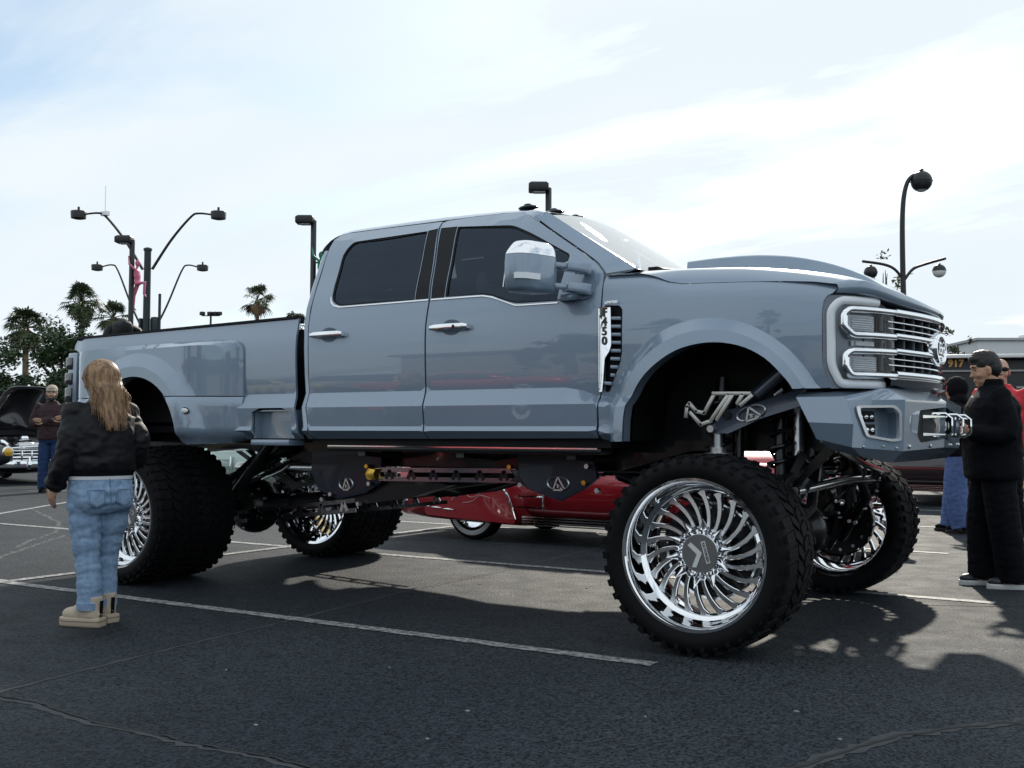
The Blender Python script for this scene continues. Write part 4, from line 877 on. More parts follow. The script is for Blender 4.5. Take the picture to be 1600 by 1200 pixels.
for s in (-1, 1):
    m = MB(); m.bar((.05, s*.55, .62), (.42, s*.50, 1.02), .07, .05); m.bar((.05, s*.80, .40), (.30, s*.62, 1.0), .06, .045); part(m, 'axle_brace')
    # four-link bars with pockets
    def link(a, b, h, mt, nm, ends=()):
        a, b = Vector(a), Vector(b); d = (b-a).normalized(); u_ = Vector((0, s, 0)).cross(d)*s; u_ = Vector((-d.z, 0, d.x)); n = 6
        m = MB(); m.bar(a+u_*h/2, b+u_*h/2, .03, .008, (0, 1, 0)); m.bar(a-u_*h/2, b-u_*h/2, .03, .006, (0, 1, 0))
        o = part(m, nm, mt)
        for k in range(n):
            q = a.lerp(b, (k+.5)/n); c = ends[k] if k < len(ends) and ends[k] else mt
            m = MB(); m.bar(q-u_*h/2-d*.03, q+u_*h/2+d*.0, .026, .010, (0, 1, 0)); m.bar(q-u_*h/2+d*.03, q+u_*h/2, .026, .010, (0, 1, 0)); m.build('link_web', c, o)
        return o
    l1 = link((-2.66, s*.62, .812), (-1.54, s*.62, .828), .062, mat('dark_chrome', (.25, .26, .28), .2, 1), 'control_arm', (DARKMET, DARKMET, BLUEMET, DARKMET, DARKMET, DARKMET))
    m = MB(); m.prism([(-2.76, .812), (-2.73, .848), (-2.66, .848), (-2.68, .815), (-2.66, .780), (-2.73, .778)], lambda x, z: (x, s*.60, z), lambda x, z: (x, s*.655, z)); m.build('arm_end', GOLD, l1, bevel=.004)
    m = MB(); m.prism([(-1.44, .828), (-1.48, .866), (-1.56, .862), (-1.53, .828), (-1.56, .795), (-1.48, .792)], lambda x, z: (x, s*.60, z), lambda x, z: (x, s*.655, z)); m.build('arm_end', DARKMET, l1, bevel=.004)
    l2 = link((-4.2, s*.56, .44), (-2.92, s*.56, .585), .07, mat('dark_chrome', (.25, .26, .28), .12, 1), 'lower_control_arm', (None, None, None, DARKMET, None, BRUSH))
    # brackets with the oval mark
    def plate(poly, y, nm, mt=BLUEMET, th=.025):
        m = MB(); m.prism(poly, lambda x, z: (x, s*(y), z), lambda x, z: (x, s*(y-th), z)); return part(m, nm, mt, bevel=.004)
    def mark(o, cx, cz, w, h, y, tilt=0):
        R = Matrix.Rotation(tilt, 3, 'Y')
        def q(a, b): v = R @ Vector((a, 0, b)); return (cx+v.x, s*(y+.004), cz+v.z)
        for a0, a1 in ((100, 235), (-55, 80)):
            m = MB(); m.tube([q(w*cos(radians(a)), h*sin(radians(a))) for a in range(a0, a1+1, 9)], .007, 6); m.build('bracket_mark', BRUSH, o)
        for A, B in (((-.45*w, -h*.9), (0, h*.95)), ((0, h*.95), (.62*w, -h*.75)), ((-.1*w, -h*.1), (.45*w, -h*.95)), ((-.45*w, -h*.95), (.35*w, -h*.98)), ((-.08*w, -h*.5), (.25*w, -h*.55))):
            m = MB(); m.bar(q(*A), q(*B), .010, .012, (0, 1, 0)); m.build('bracket_mark', BRUSH, o)
    o = plate([(-1.50, .98), (-.98, .98), (-.94, .83), (-1.03, .76), (-1.20, .685), (-1.44, .755), (-1.50, .83)], .66, 'link_bracket'); mark(o, -1.21, .79, .075, .042, .66)
    o = plate([(-3.30, .98), (-2.66, .98), (-2.66, .75), (-2.80, .68), (-3.05, .63), (-3.22, .68), (-3.30, .80)], .60, 'link_bracket'); mark(o, -2.97, .735, .062, .042, .60)
    m = MB(); m.prism([(-3.25, .74), (-2.9, .60), (-2.45, .66), (-2.15, .745), (-2.3, .77), (-2.9, .78)], lambda x, z: (x, s*.40, z), lambda x, z: (x, s*.56, z)); part(m, 'ladder_bar', bevel=.01)
    for x, z, y, mt in ((-2.76, .865, .63, GOLD), (-2.74, .745, .63, BRUSH), (-2.86, .60, .6, BRUSH), (-1.56, .885, .67, GOLD), (-1.47, .775, .685, BRUSH), (-1.00, .90, .68, BRUSH), (-1.02, .80, .68, GOLD), (-.93, .755, .68, BRUSH), (-3.1, .66, .62, BRUSH), (-3.18, .62, .62, BRUSH), (-3.6, .9, .55, BRUSH)):
        m = MB(); m.tube([(x, s*(y-.02), z), (x, s*(y+.012), z)], .016, 6); part(m, 'bolt', mt, sharp=30)
    # upper arm with plate and polished initials in the front arch
    def zx(a, b): px = 1060+a/6.667; py = 580+b/6.667; return (-.29+(px-1080)*.00368, 1.24-(py-640)*.0037-(px-1080)*.00012)
    o = plate([zx(*q) for q in ((375, 600), (390, 555), (540, 400), (680, 372), (960, 285), (1240, 200), (1330, 190), (1345, 330), (920, 470), (550, 640), (390, 632))], .80, 'shock_arm', mat('slate_metal', (.045, .06, .09), .3, .3, .5)); mark(o, *zx(795, 430), .082, .036, .80, radians(-18))
    m = MB(); m.tube([(zx(390, 595)[0], s*.78, zx(390, 595)[1]), (zx(390, 595)[0], s*.835, zx(390, 595)[1])], .020, 10); part(m, 'bolt', BRUSH, sharp=30)
    m = MB(); m.tube([(zx(550, 455)[0], s*.78, zx(550, 455)[1]), (zx(550, 455)[0], s*.815, zx(550, 455)[1])], .024, 12); part(m, 'bolt', BLACK, sharp=30)
    m = MB(); xx, zz_ = zx(420, 690); m.revz([(.026, zz_-.06), (.026, zz_+.06)], (xx, s*.76, 0), 14); m.revz([(.045, zz_-.08), (.045, zz_-.05)], (xx, s*.76, 0), 14); m.revz([(.036, zz_+.03), (.036, zz_+.05)], (xx, s*.76, 0), 14); m.revz([(.075, zz_-.16), (.075, zz_-.08)], (xx, s*.76, 0), 16); part(m, 'bump_stop', mat('cast_aluminium', (.55, .57, .6), .35, .9))
    INI = mat('polished_plate', (.62, .61, .57), .38, .75)
    for pth in (((400, 240), (780, 235)), ((408, 248), (300, 440), (215, 425), (140, 345)), ((560, 250), (375, 510)), ((600, 255), (440, 500)), ((375, 515), (262, 556), (150, 440)), ((705, 250), (655, 335)), ((800, 255), (690, 350)), ((140, 345), (112, 380), (100, 480))):
        Q = [Vector((zx(*q)[0], s*.79, zx(*q)[1])) for q in pth]
        for A_, B_ in zip(Q, Q[1:]): m = MB(); e_ = (B_-A_).normalized()*.008; m.bar(A_-e_, B_+e_, .022, .030 if len(pth) == 2 else .022, (0, 1, 0)); part(m, 'initial_plate', INI, bevel=.003)
    m = MB(); m.tube([(zx(800, 250)[0], s*.72, zx(800, 250)[1]), (zx(1090, -20)[0], s*.70, zx(1090, -20)[1])], .038, 12); part(m, 'bypass_tube', mat('slate_metal', ()), sharp=30)
    m = MB(); m.tube([(zx(1000, 250)[0], s*.74, zx(1000, 250)[1]), (zx(1080, 185)[0], s*.74, zx(1080, 185)[1])], .010, 8); part(m, 'bypass_fitting', BRUSH)
    # rear shocks, sway bar
    m = MB(); m.tube([(-4.2, s*.60, .5), (-3.75, s*.56, 1.02)], .04, 12); part(m, 'rear_shock')
    m = MB(); m.tube([(-4.30, s*.5, .72), (-3.55, s*.52, .99)], .032, 10); part(m, 'sway_link')
    for k in range(4):
        m = MB(); m.loft([[(x, s*(.47+.0), z+k*.012), (x, s*.54, z+k*.012), (x, s*.54, z+.010+k*.012), (x, s*.47, z+.010+k*.012)] for x, z in ((-5.2+k*.12, .92), (-4.8+k*.05, .72), (-4.47, .62), (-4.1-k*.05, .68), (-3.6-k*.12, .88))]); part(m, 'leaf_spring')
m = MB(); m.tube([(-3.5, .35, .9), (-3.9, .5, .8), (-5.3, .6, .78)], .045, 12); part(m, 'exhaust_pipe', BRUSH)

for i, pth in enumerate(([(.2, -.4, 1.1), (.28, -.55, .9), (.1, -.75, .75), (.0, -.9, .62)], [(.2, .4, 1.15), (.36, .5, .95), (.2, .75, .8), (.05, .95, .6)], [(.25, .2, 1.1), (.40, .35, .88), (.18, .6, .7), (.05, .8, .55)], [(-.3, .45, 1.1), (-.2, .62, .85), (-.05, .9, .66)], [(.1, .5, 1.2), (.3, .62, 1.0), (.34, .8, .84)], [(-4.1, -.4, 1.0), (-4.0, -.5, .8), (-4.2, -.55, .6)], [(-3.9, -.3, 1.0), (-3.7, -.42, .85), (-4.2, -.2, .72)])):
    m = MB(); m.tube(spline(pth, 6), .009, 6); part(m, 'brake_hose', HOSE if i % 2 == 0 else DARKMET)
rg = random.Random(4)
for i in range(46):
    x = rg.uniform(-.1, .5); y = rg.uniform(-.2, .95); z = rg.uniform(.5, 1.05); m = MB(); m.tube([(x, y, z), (x+rg.uniform(-.012, .012), y-.03, z)], rg.choice((.008, .011, .014)), 6); part(m, 'chassis_fastener', rg.choice((CHROME, BRUSH, BRUSH)), sharp=30)
for i in range(30):
    x = rg.uniform(-4.3, -3.2); y = rg.uniform(-.62, -.35); z = rg.uniform(.5, .95); m = MB(); m.tube([(x, y, z), (x, y-.025, z)], rg.choice((.007, .010)), 6); part(m, 'chassis_fastener', BRUSH, sharp=30)
for s in (-1, 1):
    m = MB(); m.tube([(.30, s*.30, 1.06), (.34, s*.60, .70), (.10, s*.88, .40)], .032, 10); m.tube([(.38, s*.75, .86), (.02, s*.84, .34)], .03, 10); part(m, 'radius_arm')
m = MB(); m.box((.52, .05, 1.0), (.10, .16, .09)); part(m, 'mint_box', mat('mint_enamel', (.45, .60, .56), .3, coat=.6), bevel=.006)  # added mint box standing in for an unidentified object beyond the truck
# ------------------------------------------------------------------ people
def fuse(m, name, material, parent, voxel=.012, smooth=3, wr=None, dec=0):
    """melt overlapping shapes into one continuous skin"""
    me = bpy.data.meshes.new(name); me.from_pydata(m.v, [], m.f)
    bm = bmesh.new(); bm.from_mesh(me); bmesh.ops.recalc_face_normals(bm, faces=bm.faces); bm.to_mesh(me); bm.free()
    o = bpy.data.objects.new(name, me); COL.objects.link(o)
    r = o.modifiers.new('r', 'REMESH'); r.mode = 'VOXEL'; r.voxel_size = voxel
    if smooth: s = o.modifiers.new('s', 'SMOOTH'); s.factor = .5; s.iterations = smooth
    bpy.context.view_layer.update(); dg = bpy.context.evaluated_depsgraph_get()
    m2 = bpy.data.meshes.new_from_object(o.evaluated_get(dg)); bpy.data.objects.remove(o); bpy.data.meshes.remove(me)
    if wr:
        amp, fx, fz, sd = wr
        bm = bmesh.new(); bm.from_mesh(m2); bm.normal_update()
        for v in bm.verts:
            c = v.co; n = noise.noise(Vector((c.x*fx+sd, c.y*fx, c.z*fz)))+.5*noise.noise(Vector((c.x*fx*2.3+sd+c.z*fz*.8, c.y*fx*2.3, c.z*fz*1.9)))
            v.co = c+v.normal*amp*(1-abs(n)*2.2)
        bm.to_mesh(m2); bm.free()
    m2.shade_smooth(); m2.name = name; ob = bpy.data.objects.new(name, m2); COL.objects.link(ob); ob.parent = parent
    m2.materials.clear(); m2.materials.append(material); return ob
def stack(m, rows, n=20, e=2.3):
    R = []
    for z, cx, cy, rx, ry in rows:
        R.append([(cx+rx*abs(cos(a))**(2/e)*(1 if cos(a) > 0 else -1), cy+ry*abs(sin(a))**(2/e)*(1 if sin(a) > 0 else -1), z) for a in [2*pi*k/n for k in range(n)]])
    return m.loft(R)
def head(m, c, yaw=0, pitch=0, s=1.0, chub=0):
    Rm = Matrix.Rotation(yaw, 3, 'Z') @ Matrix.Rotation(pitch, 3, 'Y'); c = Vector(c)
    def E(p, r, rot=None): m.ell(c+Rm@(Vector(p)*s), [q*s for q in r], 16, 10, Rm @ rot if rot else Rm)
    E((-.012, 0, .030), (.100, .077, .092)); E((.022, 0, -.02), (.070, .064+chub*.012, .085)); E((.040, 0, -.072), (.046, .046+chub*.014, .042)); E((.070, 0, -.098), (.022, .024, .018))
    E((.072, 0, .040), (.022, .055, .016))                       # brow
    for y in (-1, 1):
        E((.055, y*.038, -.030), (.030, .026+chub*.008, .026)); E((-.005, y*.079, -.012), (.020, .010, .032)); E((.002, y*.085, .004), (.014, .008, .020))
    m.loft([[c+Rm@(Vector(q)*s) for q in r] for r in ([(.080, -.008, .030), (.080, .008, .030), (.088, 0, .034)], [(.083, -.012, .0), (.083, .012, .0), (.103, 0, .004)], [(.078, -.018, -.028), (.078, .018, -.028), (.115, 0, -.026)], [(.075, -.014, -.038), (.075, .014, -.038), (.098, 0, -.040)])])
    E((.105, 0, -.026), (.012, .014, .010)); E((.083, 0, -.060), (.015, .025, .007)); E((.081, 0, -.072), (.014, .022, .008))
    return lambda p: c+Rm@(Vector(p)*s)
def hand(m, w, d, nrm, side, s=1.0, curl=.5):
    """palm, four unequal bent fingers and a thumb from the side of the palm"""
    w = Vector(w); d = Vector(d).normalized(); nrm = Vector(nrm).normalized(); a = d.cross(nrm).normalized()*side
    R = Matrix((d, a, nrm)).transposed()
    m.ell(w+d*.045*s, (.052*s, .040*s, .017*s), 12, 8, R)
    for k, L_ in ((-1.5, .066), (-.5, .078), (.5, .074), (1.5, .058)):
        p = w+d*.082*s+a*k*.0185*s; P = [p-d*.02*s]; ang = 0
        for seg in (.42, .33, .25):
            ang += curl*.75; P.append(P[-1]+(d*cos(ang)-nrm*-sin(ang)*-1*-1)*L_*seg*1.25*s if False else P[-1]+(d*cos(ang)+nrm*sin(ang))*L_*seg*1.25*s)
        m.tube(P, [.0095*s, .0092*s, .0085*s, .006*s], 8)
    p = w+d*.022*s-a*.030*s; m.tube([p, p+(d*.5-a*.75+nrm*.3)*.032*s, p+(d*1.1-a*.85+nrm*.5)*.045*s, p+(d*1.9-a*.75+nrm*.7)*.042*s], [.014*s, .0115*s, .0095*s, .007*s], 8)
SKIN1 = mat('skin_light', (.50, .30, .21), .5, spec=.4, var=.08, vscale=20)
SKIN2 = mat('skin_tan', (.50, .28, .185), .5, spec=.4, var=.08, vscale=20)
EYE = mat('eye_dark', (.02, .012, .008), .1)
BLK_CLOTH = mat('black_nylon', (.0055, .006, .008), .58, spec=.3, bump=.3, bscale=18, bdist=.02, rvar=.08)
BLK_COTTON = mat('black_cotton', (.0042, .005, .0075), .85, spec=.12, bump=.25, bscale=25, bdist=.015)
def denim(name, c, hi):
    m = mat(name, c, .85, spec=.2, bump=.35, bscale=420, bdist=.002); t = m.node_tree; b = t.nodes['Principled BSDF']
    co = t.nodes.new('ShaderNodeTexCoord'); n = t.nodes.new('ShaderNodeTexNoise'); t.links.new(co.outputs['Object'], n.inputs[0]); n.inputs['Scale'].default_value = 34; n.inputs['Detail'].default_value = 8; n.inputs['Roughness'].default_value = .65
    r = t.nodes.new('ShaderNodeValToRGB'); t.links.new(n.outputs[0], r.inputs[0]); r.color_ramp.elements[0].position = .32; r.color_ramp.elements[1].position = .68; r.color_ramp.elements[0].color = (*c, 1); r.color_ramp.elements[1].color = (*hi, 1); t.links.new(r.outputs[0], b.inputs['Base Color']); return m

# --- the woman seen from behind
ox_ = lambda s: -.040 if s > 0 else .055
def woman():
    k = empty('person', (-3.235, -2.448, 0), radians(166)); tag(k, 'woman in black bomber jacket and light blue jeans, seen from behind at the rear wheel', 'person')
    b = MB(); stack(b, [(.70, -.01, 0, .09, .12), (.74, -.01, 0, .10, .145), (.85, 0, 0, .10, .14), (1.0, .0, 0, .10, .14), (1.15, 0, 0, .10, .16), (1.24, 0, 0, .07, .13), (1.28, 0, 0, .04, .06)])
    b.tube([(0, 0, 1.22), (.012, 0, 1.34)], .046, 12); head(b, (.03, 0, 1.385), radians(-18), radians(6), .96)
    for s in (-1, 1):
        b.tube([(0, s*.075, .74), (.005+ox_(s)*.8, s*.072, .4), (-.01+ox_(s), s*.064, .06)], [.06, .045, .034], 12); b.ell((.04+ox_(s), s*.064, .03), (.10, .035, .03))
    LA = [(0, .155, 1.20), (-.035, .205, .98), (.075, .225, .80)]; RA = [(0, -.155, 1.20), (-.04, -.215, 1.0), (.12, -.21, .90)]
    for A in (LA, RA): b.tube(A, [.045, .036, .024], 10)
    hand(b, (.085, .228, .785), (.35, .05, -.9), (.3, -1, 0), 1, .93, .35); hand(b, (.15, -.205, .885), (.9, .25, -.3), (0, 1, -.2), -1, .93, .5)
    fuse(b, 'body', SKIN1, k, .0075, 2)
    j = MB(); stack(j, [(.865, -.005, 0, .125, .180), (.885, -.005, 0, .140, .195), (.93, -.01, 0, .148, .190), (1.02, -.01, 0, .150, .192), (1.12, -.015, 0, .140, .190), (1.19, -.01, 0, .118, .180), (1.235, -.005, 0, .095, .150), (1.265, 0, 0, .07, .085), (1.285, 0, 0, .06, .066)], 24)
    for A, sg in ((LA, 1), (RA, -1)):
        P = spline([(0, sg*.13, 1.21), A[0], A[1], A[2]], 5); n = len(P); j.tube(P, [.068-.010*i/n+.007*sin(i*1.7) for i in range(n)], 14)
        j.tube([A[2], Vector(A[2])+(Vector(A[2])-Vector(A[1])).normalized()*.03], .042, 12)
    jk = fuse(j, 'jacket', BLK_CLOTH, k, .009, 4, (.0075, 8, 13, 3))
    m = MB(); stack(m, [(.848, -.006, 0, .131, .186), (.872, -.006, 0, .134, .190)], 28); m.build('hem_band', BLK_COTTON, jk)
    m = MB(); stack(m, [(.828, -.006, 0, .128, .182), (.852, -.006, 0, .130, .184)], 28); m.build('shirt', mat('white_cotton', (.72, .73, .76), .8), k)
    p = MB(); stack(p, [(.635, -.01, 0, .10, .155), (.70, -.025, 0, .128, .180), (.76, -.022, 0, .128, .180), (.83, -.008, 0, .120, .172), (.842, -.006, 0, .118, .168)], 24)
    for s in (-1, 1):
        ox = ox_(s); P = spline([(-.008, s*.082, .70), (.005+ox*.4, s*.080, .55), (.012+ox*.8, s*.072, .40), (ox, s*.066, .25), (-.008+ox, s*.064, .115)], 4); n = len(P)
        p.tube(P, [.100-.035*min(1, i/(n*.55))+.004*sin(i*2.1) for i in range(n)], 16)
        p.ell((-.075, s*.080, .715), (.075, .085, .09))
    DN = denim('light_denim', (.165, .265, .41), (.30, .42, .58))
    je = fuse(p, 'jeans', DN, k, .0085, 3, (.0055, 6, 17, 9))
    for s in (-1, 1):
        m = MB(); stack(m, [(.095, -.008+ox_(s), s*.064, .069, .069), (.135, -.008+ox_(s), s*.064, .072, .072), (.138, -.008+ox_(s), s*.064, .066, .066)], 20, 2); m.build('jeans_cuff', DN, je)
        # back pockets with a stitched outline
        def bx(a, z): # point on the seat of the jeans
            yy = s*.080+a; rx = .1; zz = (z-.715)/.09; q = 1-((yy-s*.08)/.085)**2-zz*zz; return (min(-.075-.075*sqrt(max(.06, q)), -.025-.128*(1-min(1, abs(yy)/.18)**2.3)**(1/2.3) if abs(yy) < .18 else 0)-.013, yy, z)
        m = panel([(-.045, .775), (.045, .775), (.047, .70), (0, .675), (-.047, .70)], bx, (), (), .02, (.006, 0, 0)); po = m.build('back_pocket', DN, je)
        m = MB(); m.tube([tuple(Vector(bx(a, z))-Vector((.002, 0, 0))) for a, z in dens([(-.04, .77), (-.041, .703), (0, .682), (.041, .703), (.04, .77), (-.04, .77)], .02, False)], .0011, 5); m.build('pocket_stitching', mat('dark_thread', (.10, .17, .29), .9), po)
    m = MB(); m.tube([(-.165, 0, .70), (-.155, 0, .76), (-.132, 0, .84)], .0018, 5); m.build('centre_seam', MATS['dark_thread'], je)
    for s, a in ((1, radians(32)), (-1, radians(12))):
        sh = MB(); R = Matrix.Rotation(a, 3, 'Z'); o = Vector((-.01+ox_(s), s*.064, 0))
        q = lambda x, y, z: o+R@Vector((x, y, z))
        sh.loft([[q(x+dx, w*y_, z) for x, y_ in ((-.085, -.8), (-.04, -1), (.06, -.95), (.13, -1), (.175, -.6), (.185, 0), (.175, .6), (.13, 1), (.06, .95), (-.04, 1), (-.085, .8))] for z, w, dx in ((0, .046, 0), (.012, .050, 0), (.045, .050, 0), (.05, .046, 0))])
        BT = mat('beige_suede', (.50, .42, .33), .8, var=.15, vscale=15); SO = mat('beige_sole', (.46, .38, .29), .7)
        bo = sh.build('boot', SO, k, sharp=35, bevel=.004)
        wl = MB(); wl.loft([[q(x, .0515*y_, z) for x, y_ in ((-.087, -.8), (-.04, -1), (.06, -.95), (.13, -1), (.177, -.6), (.188, 0), (.177, .6), (.13, 1), (.06, .95), (-.04, 1), (-.087, .8))] for z in (.028, .033)]); wl.build('sole_groove', mat('boot_groove', (.20, .16, .12), .8), bo)
        for i_ in range(4): lc = MB(); lc.tube([q(.055-.018*i_, -.03, .108+.018*i_), q(.075-.018*i_, 0, .118+.018*i_), q(.055-.018*i_, .03, .108+.018*i_)], .0035, 5); lc.build('boot_lace', mat('boot_groove', ()), bo)
        u = MB(); u.ell(q(.10, 0, .065), (.075, .042, .042), 14, 8, R); u.ell(q(-.01, 0, .07), (.07, .042, .05), 14, 8, R); u.tube([q(-.02, 0, .05), q(-.025, 0, .17)], .050, 14); u.ell(q(.05, 0, .085), (.06, .038, .045), 14, 8, R)
        fuse(u, 'boot_upper', BT, bo, .007, 3)
        m = MB(); m.bar(q(-.073, 0, .055), q(-.078, 0, .145), .022, .006, R@Vector((1, 0, 0))); m.build('pull_tab', BLK_COTTON, bo)
    # hair: an inner mass and many drawn-down strands
    HM = mat('blonde_hair', (.20, .115, .055), .45, spec=.5); t = HM.node_tree; bb = t.nodes['Principled BSDF']; co = t.nodes.new('ShaderNodeTexCoord'); nn = t.nodes.new('ShaderNodeTexNoise'); mpn = t.nodes.new('ShaderNodeMapping'); mpn.inputs['Scale'].default_value = (1, 1, .12)
    t.links.new(co.outputs['Object'], mpn.inputs[0]); t.links.new(mpn.outputs[0], nn.inputs[0]); nn.inputs['Scale'].default_value = 55; rr = t.nodes.new('ShaderNodeValToRGB'); t.links.new(nn.outputs[0], rr.inputs[0]); rr.color_ramp.elements[0].position = .35; rr.color_ramp.elements[1].position = .66; rr.color_ramp.elements[0].color = (.13, .070, .034, 1); rr.color_ramp.elements[1].color = (.36, .215, .105, 1); t.links.new(rr.outputs[0], bb.inputs['Base Color'])
    hc = Vector((.015, 0, 1.40)); h = MB(); h.ell(hc+Vector((-.012, 0, .010)), (.112, .094, .104), 20, 12)
    h.loft([[(cx+rx*cos(a), ry*sin(a), z) for a in [2*pi*i/16 for i in range(16)]] for z, cx, rx, ry in ((1.42, -.02, .085, .088), (1.34, -.045, .075, .092), (1.27, -.075, .062, .094), (1.235, -.100, .045, .080), (1.21, -.115, .030, .060))])
    hr = fuse(h, 'hair', HM, k, .009, 4)
    rg = random.Random(5); m = MB(); BACK = cat_rom([(1.02, -.180), (1.12, -.178), (1.20, -.160), (1.27, -.135), (1.34, -.125), (1.42, -.122)])
    for i in range(1500):
        th = rg.gauss(0, .95)
        if abs(th) > 2.2: continue
        el = rg.uniform(.05, 1.5); R1 = 1.02+rg.uniform(0, .05); P = []
        ee = el
        while ee > 0:
            P.append(hc+Vector((-.012-.112*R1*cos(th)*cos(ee), .094*R1*sin(th)*cos(ee), .010+.104*R1*sin(ee)))); ee -= .2
        base = hc+Vector((-.012-.112*R1*cos(th), .094*R1*sin(th), .010)); zb = (rg.uniform(1.20, 1.28) if rg.random() < .86 else rg.uniform(1.10, 1.20)) if abs(th) < 1.1 else rg.uniform(1.18, 1.28); yb_ = base.y*rg.uniform(.62, .95)+rg.gauss(0, .014); ph = rg.uniform(0, 6)
        for q in range(0, 10):
            f = q/9; z = base.z+(zb-base.z)*f; bx_ = BACK(z)-.004-rg.random()*.003-.012*R1; w_ = sst(f*1.7) if abs(th) < 1.2 else sst(f*1.2)*.8
            P.append(Vector((base.x*(1-w_)+bx_*w_+.003*sin(5*f+ph), base.y+(yb_-base.y)*sst(f)-.10*base.y*sin(pi*min(1, f*1.3))+.004*sin(7*f+ph), z)))
        n = len(P); m.tube(P, [.0028*(1-.8*(j/n)**2) for j in range(n)], 4, flat=.6)
    m.build('hair_strands', HM, hr, sharp=80)
    return k
woman()

def clothed(name_label, loc, rz, H, build, headyaw=0, headpitch=0, skin=SKIN2, top=BLK_COTTON, bottom=BLK_COTTON, shoe=None, sole=None, J=None, hands=True, leg=.085, cuff=.075, chub=0, group=None, wr=.006, voxel=.010, hood=False, hs=1.0, jacket_name='jacket', topz=.86):
    """a standing clothed figure; build is the girth, J overrides joints (at 1.75 m, facing +x)"""
    f = H/1.75; k = empty('person', loc, rz); tag(k, name_label, 'person', group)
    j = dict(sL=(0, .19, 1.40), eL=(-.02, .255, 1.13), wL=(.06, .26, .90), sR=(0, -.19, 1.40), eR=(-.02, -.255, 1.13), wR=(.06, -.26, .90), hL=(0, .09, .90), kL=(.02, .10, .50), aL=(-.02, .11, .08), hR=(0, -.09, .90), kR=(.02, -.10, .50), aR=(-.02, -.11, .08), head=(.02, 0, 1.625), fL=0, fR=0, dL=(.3, 0, -1), dR=(.3, 0, -1))
    j.update(J or {}); V = lambda n: Vector(j[n])*f; g = build
    b = MB(); stack(b, [(z*f, 0, 0, rx*f*g*.86, ry*f*g*.86) for z, rx, ry in ((.82, .10, .15), (.95, .12, .165), (1.1, .11, .15), (1.25, .12, .165), (1.38, .11, .17), (1.45, .06, .10))])
    b.tube([(0, 0, 1.38*f), V('head')+Vector((-.015, 0, -.05))], .055*f*(1+chub*.2), 12); hp = head(b, V('head'), headyaw, headpitch, f*hs, chub)
    for s in 'LR':
        b.tube([V('s'+s), V('e'+s), V('w'+s)], [.05*f, .04*f, .026*f], 10); b.tube([V('h'+s), V('k'+s), V('a'+s)], [.08*f, .055*f, .04*f], 10); b.ell(V('a'+s)+Vector((.05, 0, -.04))*f, (.10*f, .036*f, .03*f))
        if hands: hand(b, V('w'+s), j['d'+s], (.2, -1 if s == 'L' else 1, .2), 1 if s == 'L' else -1, f, .55)
    fuse(b, 'body', skin, k, voxel*.8, 2)
    t = MB(); stack(t, [(z*f, cx*f, 0, rx*f*g, ry*f*g) for z, cx, rx, ry in ((topz, 0, .135, .18), (topz+.03, 0.0, .145, .19), (1.05, .01, .15, .185), (1.2, .005, .148, .19), (1.34, 0, .135, .20), (1.41, 0, .105, .17), (1.46, 0, .075, .10), (1.50, 0, .066, .075))], 24)
    for s in 'LR':
        P = spline([V('s'+s)*.92+Vector((0, 0, .1*f)), V('s'+s), V('e'+s), V('w'+s)], 4); n = len(P); t.tube(P, [(.078-.026*i/n)*f*(.6+.4*g) for i in range(n)], 12)
    if hood: t.ell(V('head')+Vector((-.03, 0, .015)), (.125*f, .108*f, .135*f)); t.ell(V('head')+Vector((-.05, 0, -.12)), (.10*f, .12*f, .09*f))
    fuse(t, jacket_name, top, k, voxel, 4, (wr, 7, 10, rz))
    p = MB(); stack(p, [(z*f, 0, 0, rx*f*g, ry*f*g) for z, rx, ry in ((.80, .10, .155), (.86, .128, .172), (.97, .125, .165), (1.02, .12, .16))], 20)
    for s in 'LR':
        P = spline([V('h'+s), V('k'+s), V('a'+s)+Vector((0, 0, -.02*f))], 5); n = len(P); p.tube(P, [(leg+(cuff-leg)*min(1, i/(n*.6)))*f*(.5+.5*g) for i in range(n)], 14)
    fuse(p, 'trousers', bottom, k, voxel, 3, (wr, 6, 15, rz+2))
    for s in 'LR':
        o = V('a'+s); R = Matrix.Rotation(j['f'+s], 3, 'Z'); q = lambda x, y, z: Vector((o.x, o.y, 0))+R@Vector((x, y, z))*f
        m = MB(); m.loft([[q(x, w*y_, z) for x, y_ in ((-.08, -.8), (-.03, -1), (.06, -.95), (.13, -1), (.18, -.6), (.195, 0), (.18, .6), (.13, 1), (.06, .95), (-.03, 1), (-.08, .8))] for z, w in ((0, .042), (.008, .047), (.032, .046), (.036, .042))])
        so = m.build('shoe', sole or BLK_COTTON, k, sharp=35)
        u = MB(); u.ell(q(.11, 0, .05), (.08*f, .042*f, .036*f), 14, 8, R); u.ell(q(-.01, 0, .06), (.075*f, .042*f, .045*f), 14, 8, R); u.ell(q(.05, 0, .07), (.06*f, .037*f, .04*f), 14, 8, R)
        fuse(u, 'shoe_upper', shoe or BLK_COTTON, so, .009, 3)
    return k, hp, f*hs, V
def eyes(k, hp, f):
    for y in (-.036, .036):
        m = MB(); m.ell(hp((.079, y, .013)), (.008*f, .011*f, .0042*f), 10, 6); m.build('eye', EYE, k)
        m = MB(); m.tube([hp((.088, y-.02, .036)), hp((.093, y, .041)), hp((.084, y+.02 if y > 0 else y-.0, .037))], .0028*f, 6); m.build('eyebrow', mat('brow_dark', (.012, .009, .008), .8), k)
HAIRBLK = mat('black_hair', (.010, .009, .009), .5, bump=.6, bscale=200, bdist=.004)
